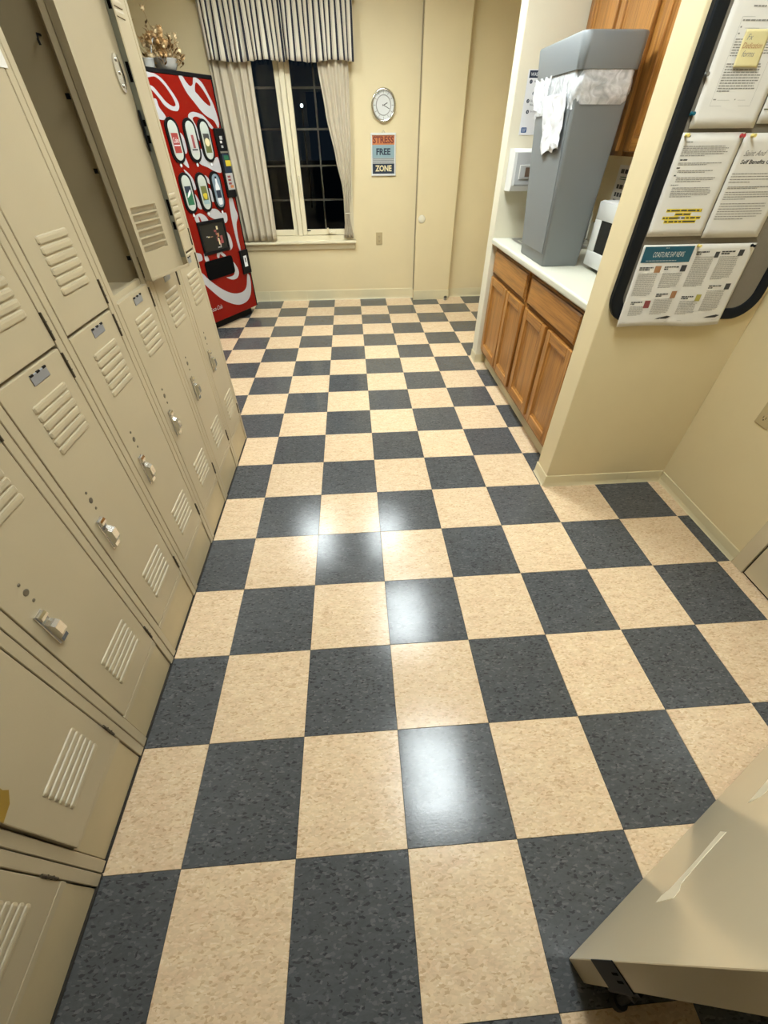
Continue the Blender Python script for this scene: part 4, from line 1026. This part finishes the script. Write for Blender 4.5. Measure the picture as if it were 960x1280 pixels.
for k in range(4): prism(bm, [(.016+k*.005, .014), (.0175+k*.005, .014), (.0225+k*.006, .030), (.0205+k*.006, .030)], HP @ Matrix.Translation((0, 0, .0004)), .0002)
obj('emblem_rays', bm, M['paper_b'], lg)
t = thing('wall_notice', 'cream sheet with bold black lines on the wall behind the microwave', 'notice', (2.204, 2.81, 1.13))
obj('sheet', bx(2.2030, 2.2045, 2.70, 2.965, 1.10, 1.30), M['paper'], t)
NP = frameM((2.2027, 2.965, 1.10), (0, -1, 0), (0, 0, 1)); bm = B()
for y, n in ((.172, 5), (.100, 5), (.062, 4), (.028, 5)):
    x = .030
    for k in range(n): w_ = random.uniform(.020, .045); quad(bm, NP, x, x+w_, y-.010, y+.010); x += w_+.008
obj('bold_print', bm, M['ink'], t)
bm = B()
for y in (.135, .145): quad(bm, NP, .04, .18, y-.002, y+.002)
obj('green_print', bm, M['green'], t)

# ------------------------------------------------------------------ pinboard with papers
BX0, BX1, BZ0, BZ1 = 1.553, 2.176, .870, 1.820
t = thing('bulletin_board', 'grey fabric bulletin board with a rounded black frame on the partition', 'bulletin board', ((BX0+BX1)/2, 1.51, BZ0))
def rr3(e, y, r): return [Vector((p[0], y, p[1])) for p in rrect((BX0+BX1)/2, (BZ0+BZ1)/2, BX1-BX0-2*e, BZ1-BZ0-2*e, r, 10)]
bm = B(); loft(bm, [rr3(0, 1.5095, .095), rr3(0, 1.492, .095), rr3(.005, 1.487, .092), rr3(.037, 1.487, .066), rr3(.042, 1.491, .062), rr3(.042, 1.5095, .062), rr3(0, 1.5095, .095)], caps=(False, False)); obj('board_frame', bm, M['board_frame'], t, smooth='auto')
bm = B(); loft(bm, [rr3(.041, 1.509, .062), rr3(.041, 1.4965, .062)]); obj('board_face', bm, M['felt'], t)
def paper(name, label, x0, x1, z0, z1, y, mat='paper', bow=.003, lean=0.0):
    """sheet with a slight curl; y is its back"""
    p = thing(name, label, 'paper', ((x0+x1)/2, y, z0))
    def f(u, v):
        return (lerp(x0, x1, u)+lean*v, y-.0015-bow*math.sin(PI*u)*.3-bow*v*v, lerp(z1, z0, v))
    o = obj('sheet', cloth(f, 12, 12), M[mat], p, recalc=False); thick(o, .0006)
    def at(px, pz):
        u = (px-x0)/(x1-x0); v = (z1-pz)/(z1-z0)
        return y-.0015-bow*math.sin(PI*u)*.3-bow*v*v-.0009
    return p, at
def onpaper(at, bm_flat):
    """lay flat print drawn in the x,z plane onto the sheet's curl"""
    for v in bm_flat.verts: v.co.y = at(v.co.x, v.co.z)+v.co.y
    return bm_flat
FL = frameM((0, 0, 0), (1, 0, 0), (0, 0, 1))
# P1 form in a plastic sleeve, with a sticky note
p1, a1 = paper('posted_form', 'white form hanging at the top left of the board behind a sticky note', 1.605, 1.815, 1.445, 1.735, 1.4935, bow=.006)
bm = B(); 
for q in ((1.645, 1.772, 1.668, 1.6685), (1.645, 1.772, 1.494, 1.4945), (1.645, 1.6455, 1.494, 1.668), (1.7715, 1.772, 1.494, 1.668)): quad(bm, FL, *q)
obj('form_border', onpaper(a1, bm), M['ink_grey'], p1)
bm = B(); text_lines(bm, FL, 1.649, 1.768, 1.665, 1.659, 1, .0032, 0); text_lines(bm, FL, 1.649, 1.66, 1.652, 1.648, 1, .003); text_lines(bm, FL, 1.649, 1.66, 1.640, 1.636, 1, .003)
text_lines(bm, FL, 1.649, 1.768, 1.630, 1.594, 7, .0022); text_lines(bm, FL, 1.650, 1.768, 1.583, 1.523, 11, .0024)
text_lines(bm, FL, 1.649, 1.66, 1.510, 1.506, 1, .0025); text_lines(bm, FL, 1.715, 1.724, 1.510, 1.506, 1, .0025)
text_lines(bm, FL, 1.665, 1.780, 1.690, 1.684, 1, .003, 0)
tag(obj('printed_text', onpaper(a1, bm), M['ink_grey'], p1), kind='stuff')
bm = B()
for q in ((1.662, 1.705, 1.6475, 1.648), (1.662, 1.70, 1.5065, 1.507), (1.726, 1.75, 1.5065, 1.507)): quad(bm, FL, *q)
obj('form_rule', onpaper(a1, bm), M['ink_grey'], p1)
obj('form_heading', onpaper(a1, text_bm('Form', FL @ Matrix.Translation((1.679, 1.697, 0)), height=.010, shear=.3)), M['ink_grey'], p1)
sn, a2 = paper('sticky_note', 'yellow sticky note with handwriting stuck on the white form', 1.669, 1.742, 1.573, 1.646, 1.4890, 'sticky', bow=.004)
obj('handwriting', onpaper(a2, text_bm('Fx', FL @ Matrix.Translation((1.680, 1.626, 0)), height=.011, shear=.2)), M['ink_grey'], sn)
obj('handwriting', onpaper(a2, text_bm('forms', FL @ Matrix.Translation((1.682, 1.594, 0)), height=.012, width=.036, shear=.3)), M['ink_grey'], sn)
obj('handwriting', onpaper(a2, text_bm('Dedication', FL @ Matrix.Translation((1.675, 1.610, 0)), height=.011, width=.058, shear=.25)), M['ink_brown'], sn)
# P1 right neighbour
p5, a5 = paper('posted_sheet', 'pale sheet at the right photo edge beside the white form', 1.822, 2.03, 1.455, 1.735, 1.4945)
bm = B(); text_lines(bm, FL, 1.84, 2.01, 1.70, 1.52, 16, .0025); tag(obj('printed_text', onpaper(a5, bm), M['ink_grey'], p5), kind='stuff')
bm = B(); quad(bm, FL, 1.826, 1.865, 1.486, 1.4885); obj('gold_rule', onpaper(a5, bm), M['olive'], p5)
# P2 notice with highlighted lines
p2, a2_ = paper('posted_notice', 'white notice with four yellow highlighted lines near its foot', 1.596, 1.8005, 1.163, 1.436, 1.4930, bow=.004)
bm = B(); text_lines(bm, FL, 1.612, 1.633, 1.430, 1.425, 1, .0042, 0); text_lines(bm, FL, 1.618, 1.652, 1.373, 1.369, 1, .0034, 0); text_lines(bm, FL, 1.616, 1.645, 1.353, 1.349, 1, .0034, 0); text_lines(bm, FL, 1.616, 1.640, 1.334, 1.330, 1, .0034, 0)
obj('printed_heading', onpaper(a2_, bm), M['ink'], p2)
bm = B(); text_lines(bm, FL, 1.617, 1.675, 1.416, 1.412, 1, .0026, 0); text_lines(bm, FL, 1.613, 1.768, 1.406, 1.379, 6, .0021); text_lines(bm, FL, 1.616, 1.764, 1.365, 1.357, 2, .0021); text_lines(bm, FL, 1.624, 1.755, 1.346, 1.338, 2, .0021)
text_lines(bm, FL, 1.628, 1.765, 1.328, 1.314, 3, .0021); text_lines(bm, FL, 1.618, 1.655, 1.310, 1.305, 1, .0024); text_lines(bm, FL, 1.626, 1.772, 1.302, 1.274, 6, .0021)
tag(obj('printed_text', onpaper(a2_, bm), M['ink_grey'], p2), kind='stuff')
bm = B()
for x0_, x1_, zc in ((1.636, 1.764, 1.238), (1.670, 1.729, 1.2275), (1.630, 1.769, 1.217), (1.640, 1.756, 1.2065)): quad(bm, FL, x0_, x1_, zc-.0048, zc+.0048)
obj('highlight', onpaper(a2_, bm), M['yellow_ink'], p2)
lines = (('ALL EMPLOYEES SHOULD REGISTER FOR A', 1.638, 1.762, 1.236), ('MYCHART ACCOUNT', 1.672, 1.727, 1.2255), ('IT IS RECOMMENDED THAT YOU CHECK YOUR', 1.632, 1.767, 1.215), ('PAY STUBS FOR ANY DISCREPANCIES', 1.642, 1.754, 1.2045))
bm = B()
for s, x0_, x1_, z in lines:
    x = x0_
    for wd in s.split():
        wl = (x1_-x0_)*len(wd)/len(s); quad(bm, FL, x, x+wl, z, z+.0042); x += wl+(x1_-x0_)/len(s)
for v in bm.verts: v.co.y -= .0003
obj('highlighted_words', onpaper(a2_, bm), M['ink'], p2)
bm = B(); quad(bm, FL, 1.599, 1.655, 1.170, 1.1708); quad(bm, FL, 1.715, 1.797, 1.170, 1.1708); obj('crease', onpaper(a2_, bm), M['ink_grey'], p2)
# P3 committee sheet
p3, a3 = paper('posted_letter', 'white letter with a flowing script heading at the right photo edge', 1.805, 2.019, 1.156, 1.434, 1.4938, bow=.004)
obj('script_heading', onpaper(a3, text_bm('Saint And', FL @ Matrix.Translation((1.828, 1.379, 0)), height=.014, width=.075, shear=.45)), M['ink_grey'], p3)
obj('printed_heading', onpaper(a3, text_bm('Self Benefits Co', FL @ Matrix.Translation((1.829, 1.359, 0)), height=.011, width=.108, shear=.15, bold=.02)), M['ink'], p3)
bm = B(); text_lines(bm, FL, 1.817, 1.995, 1.338, 1.309, 4, .0022); text_lines(bm, FL, 1.822, 1.99, 1.302, 1.294, 2, .0022); text_lines(bm, FL, 1.822, 1.99, 1.289, 1.264, 4, .0022); text_lines(bm, FL, 1.822, 1.99, 1.258, 1.208, 7, .0022)
tag(obj('printed_text', onpaper(a3, bm), M['ink_grey'], p3), kind='stuff')
# P4 newsletter
p4 = thing('newsletter', 'open newsletter with a teal masthead pinned across the lower board edge', 'newsletter', (1.82, 1.487, .854))
NX0, NX1, NZ0, NZ1 = 1.604, 2.036, .855, 1.137
def ny(x, z):
    u = (x-NX0)/(NX1-NX0); v = (NZ1-z)/(NZ1-NZ0)
    return 1.4925-.012*v**1.3-.0035*abs(math.sin(PI*2*u))*(.3+.7*v)+.0025*(1-min(1, abs(u-.47)*14))*v
def news(u, v):
    x = lerp(NX0, NX1, u)+.014*v*(1-u*.2)*0; z = lerp(NZ1, NZ0, v)+.004*math.sin(PI*u*2)*v
    return (x, ny(x, z), z)
o = obj('sheet', cloth(news, 48, 16), M['paper'], p4, recalc=False); thick(o, .0005)
def onnews(bm, lift=.0011):
    for v in bm.verts: v.co.y = ny(v.co.x, v.co.z)-lift
    return bm
def gquad(x0, x1, z0, z1, nx=8):
    bm = B()
    for i in range(nx): quad(bm, FL, lerp(x0, x1, i/nx), lerp(x0, x1, (i+1)/nx), z0, z1)
    return bm
mh = obj('masthead', onnews(gquad(1.612, 1.800, 1.081, 1.132, 14)), M['teal'], p4)
obj('masthead_lettering', onnews(text_bm('COASTLINE EAP NEWS', FL @ Matrix.Translation((1.651, 1.0985, 0)), width=.118, height=.0165, shear=.12, track=1.18), .0016), M['paper'], mh)
bm = B(); text_lines(bm, FL, 1.690, 1.730, 1.129, 1.125, 1, .0022, 0); text_lines(bm, FL, 1.630, 1.784, 1.089, 1.085, 1, .0022, 0); obj('masthead_lines', onnews(bm, .0016), M['can_silver'], mh)
cols = [(1.617, 1.670, 1.068), (1.713, 1.770, 1.069), (1.720, 1.768, .977), (1.630, 1.680, .950), (1.817, 1.868, 1.115), (1.913, 1.966, 1.115), (1.922, 1.974, 1.001), (1.830, 1.878, .965)]
heads = ('Get in Shape for a New Year', 'How to Be a Better Sleeper', 'Are You Caught in the Net?', 'Stay Connected', 'Overcoming the Past', 'Dealing with Loss', 'Good Sleep Tips', 'Resolutions')
for x0_, x1_, z in cols:
    bm = B(); text_lines(bm, FL, x0_, x1_, z, z-.013, 2, .0042, .05); obj('headline', onnews(bm), M['ink'], p4)
for (x0_, x1_, z0_, z1_, mt) in ((1.676, 1.700, 1.048, 1.070, 'photo_a'), (1.778, 1.800, 1.050, 1.071, 'photo_b'), (1.890, 1.906, 1.093, 1.112, 'photo_b'), (1.980, 2.000, 1.097, 1.117, 'photo_b'), (1.781, 1.803, .958, .983, 'photo_a'), (1.685, 1.708, .925, .952, 'photo_d'), (1.888, 1.908, .945, .969, 'photo_c'), (1.989, 2.010, .984, 1.005, 'photo_b')):
    obj('photo_print', onnews(gquad(x0_, x1_, z0_, z1_, 2)), M[mt], p4)
bm = B()
for x0_, x1_, z1_, z0_ in ((1.620, 1.697, 1.047, .968), (1.714, 1.792, 1.047, .995), (1.720, 1.798, .958, .900), (1.632, 1.690, .933, .897), (1.818, 1.892, 1.098, .996), (1.912, 1.992, 1.098, 1.020), (1.922, 2.000, .983, .908), (1.830, 1.905, .948, .897)):
    n = int((z1_-z0_)/.0042); text_lines(bm, FL, x0_, x1_, z1_, z0_, n, .0015, .06)
tag(obj('printed_text', onnews(bm), M['ink_grey'], p4), kind='stuff')
for x0_ in (1.752, 1.958):
    bm = B(); prism(bm, [(x0_, .882), (x0_+.05, .882), (x0_+.066, .890), (x0_+.05, .893), (x0_+.012, .887)], FL, .0001); obj('boat_emblem', onnews(bm), M['ink'], p4)
bm = B()
for a in ((1.62, 1.81, .872), (1.85, 2.02, .874)): quad(bm, FL, a[0], a[1], a[2], a[2]+.0007)
obj('footer_rule', onnews(bm), M['ink_grey'], p4)
def pin(x, z, y, mat, label):
    m4 = frameM((x, y, z), (1, 0, 0), (0, 0, 1))
    bm = B(); lathe(bm, [(0, -.006), (.0012, -.005), (.0012, .0005), (.0055, .001), (.0055, .0025), (.0032, .005), (.0030, .011), (.0048, .013), (.0048, .0155), (0, .016)], m4, n=12)
    top(obj('push_pin', bm, M[mat], None, smooth='auto'), label, 'push pin', 'push pins on the board')
pin(1.607, 1.430, 1.4905, 'pin_yellow', 'yellow push pin at the top left of the highlighted notice')
pin(1.790, 1.428, 1.4905, 'pin_red', 'red push pin at the top right of the highlighted notice')
pin(1.826, 1.428, 1.4905, 'pin_yellow', 'yellow push pin at the top left of the script letter')
pin(1.808, 1.133, 1.4895, 'pin_yellow', 'yellow push pin at the top centre of the newsletter')
pin(2.016, 1.130, 1.4895, 'board_frame', 'black push pin at the top right of the newsletter')
pin(1.6015, 1.478, 1.4945, 'pin_teal', 'teal push pin low on the left edge of the white form')
pin(1.5995, 1.560, 1.4945, 'steel', 'grey push pin halfway up the left edge of the white form')

# ------------------------------------------------------------------ doors
A0 = Vector((.966, -.226, 0)); dd = Vector((.897, .443, 0)).normalized(); dn = Vector((-dd.y, dd.x, 0))
dm = frameM(A0+Vector((0, 0, .006)), dd, (0, 0, 1))           # a along the door, b up, c = a x b points away from the face seen
t = thing('door_1', None, None, A0, kind='structure')
bm = B(); box(bm, 0, 1.22, .0, 2.05, 0, .045, bev=.0012, mat=dm); obj('slab', bm, M['door'], t)
hm = frameM(A0, dd, (0, 0, 1))
for pts in ([(.163, .238), (.185, .236), (.204, .250), (.300, .255), (.397, .250), (.384, .286), (.300, .281), (.214, .284), (.192, .306), (.168, .309)],
            [(.500, .262), (.545, .262), (.600, .260), (.600, .318), (.527, .316), (.507, .300)]):
    bm = B(); prism(bm, pts, hm, -.0006); tag(obj('tape_strip', bm, M['tape'], t), 'strip of pale tape on the door face')
bm = B(); em = frameM(A0+Vector((0, 0, .006)), -dn, (0, 0, 1))    # a along the door's thickness, b up, c = out of the latch edge or into it
sgn = -1 if em.col[2].to_3d().dot(dd) > 0 else 1
box(bm, -.002, .047, .160, .275, 0, sgn*.0025, bev=.0006, mat=em)
es_ = obj('edge_plate', bm, M['board_frame'], t)
bm = B(); 
for q in (.018, .030): box(bm, q-.002, q+.002, .235, .262, sgn*.0025, sgn*.0032, mat=em)
obj('plate_slots', bm, M['dark_hole'], es_)
back = lambda a, b_, h: A0+dd*a-dn*(.045+b_)+Vector((0, 0, h))
bm = B(); box(bm, .0, .075, .14, .29, .045, .052, bev=.001, mat=dm)
hb = obj('holder_plate', bm, M['black'], t)
bm = B(); cyl(bm, back(.012, .016, .205), back(.070, .016, .205), .011); tube(bm, [back(.04, .016, .205), back(.04, .030, .15), back(.04, .045, .07), back(.04, .050, .035)], .008); cyl(bm, back(.04, .051, .040), back(.04, .053, .010), .014, .016)
obj('kick_stop', bm, M['rubber'], t, smooth='auto')
for hz in (.28, 1.03, 1.78):
    bm = B(); cyl(bm, A0+dd*1.226-dn*.006+Vector((0, 0, hz-.055)), A0+dd*1.226-dn*.006+Vector((0, 0, hz+.055)), .008); obj('hinge', bm, M['steel'], t)
# closed door in the right wall, with its casing
t = thing('door_2', None, None, (ROOM['x1'], .40, 0), kind='structure')
xr = ROOM['x1']
bm = B(); box(bm, xr-.012, xr, .845, .907, 0, 2.10, bev=.002); box(bm, xr-.012, xr, -.125, -.065, 0, 2.10, bev=.002); box(bm, xr-.012, xr, -.065, .845, 2.04, 2.10, bev=.002); obj('casing', bm, M['door'], t)
obj('slab', bx(xr-.008, xr-.0005, -.060, .838, .010, 2.036, bev=.001), M['door'], t)
obj('shadow_gap', bx(xr-.0015, xr-.0002, -.065, .845, 0, 2.04), M['dark_hole'], t)
bm = B(); cyl(bm, (xr-.008, .77, .98), (xr-.055, .77, .98), .010); lathe(bm, [(0, .07), (.022, .068), (.028, .055), (.020, .045), (.010, .042)], frameM((xr-.004, .77, .98), (0, 1, 0), (0, 0, 1)) @ Matrix.Rotation(PI, 4, 'Y'), n=20); obj('knob', bm, M['steel'], t, smooth='auto')

# ------------------------------------------------------------------ ceiling lights (they light the room)
for x, y, lab in ((-.13, 3.68, 'oblong ceiling light over the drink machine corner'), (.80, 3.68, 'oblong ceiling light near the window wall in front of the alcove'),
                  (.93, 2.38, 'oblong ceiling light in front of the cabinets'), (1.02, .82, 'oblong ceiling light in front of the pinboard')):
    t = thing('ceiling_light', lab, 'ceiling light', (x, y, ROOM['h']-.075), group='oblong ceiling lights')
    h = ROOM['h']; bm = B(); ex, ey = .235, .40
    for a in ((x-ex, x+ex, y-ey, y-ey+.03), (x-ex, x+ex, y+ey-.03, y+ey), (x-ex, x-ex+.03, y-ey+.03, y+ey-.03), (x+ex-.03, x+ex, y-ey+.03, y+ey-.03)): box(bm, *a, h-.075, h, bev=.002)  # unseen skirts, made deep to keep light off the upper walls
    obj('housing', bm, M['white'], t)
    obj('diffuser', bx(x-ex+.03, x+ex-.03, y-ey+.03, y+ey-.03, h-.022, h-.010), M['lamp_dimmed' if y > 3 else 'lamp'], t)
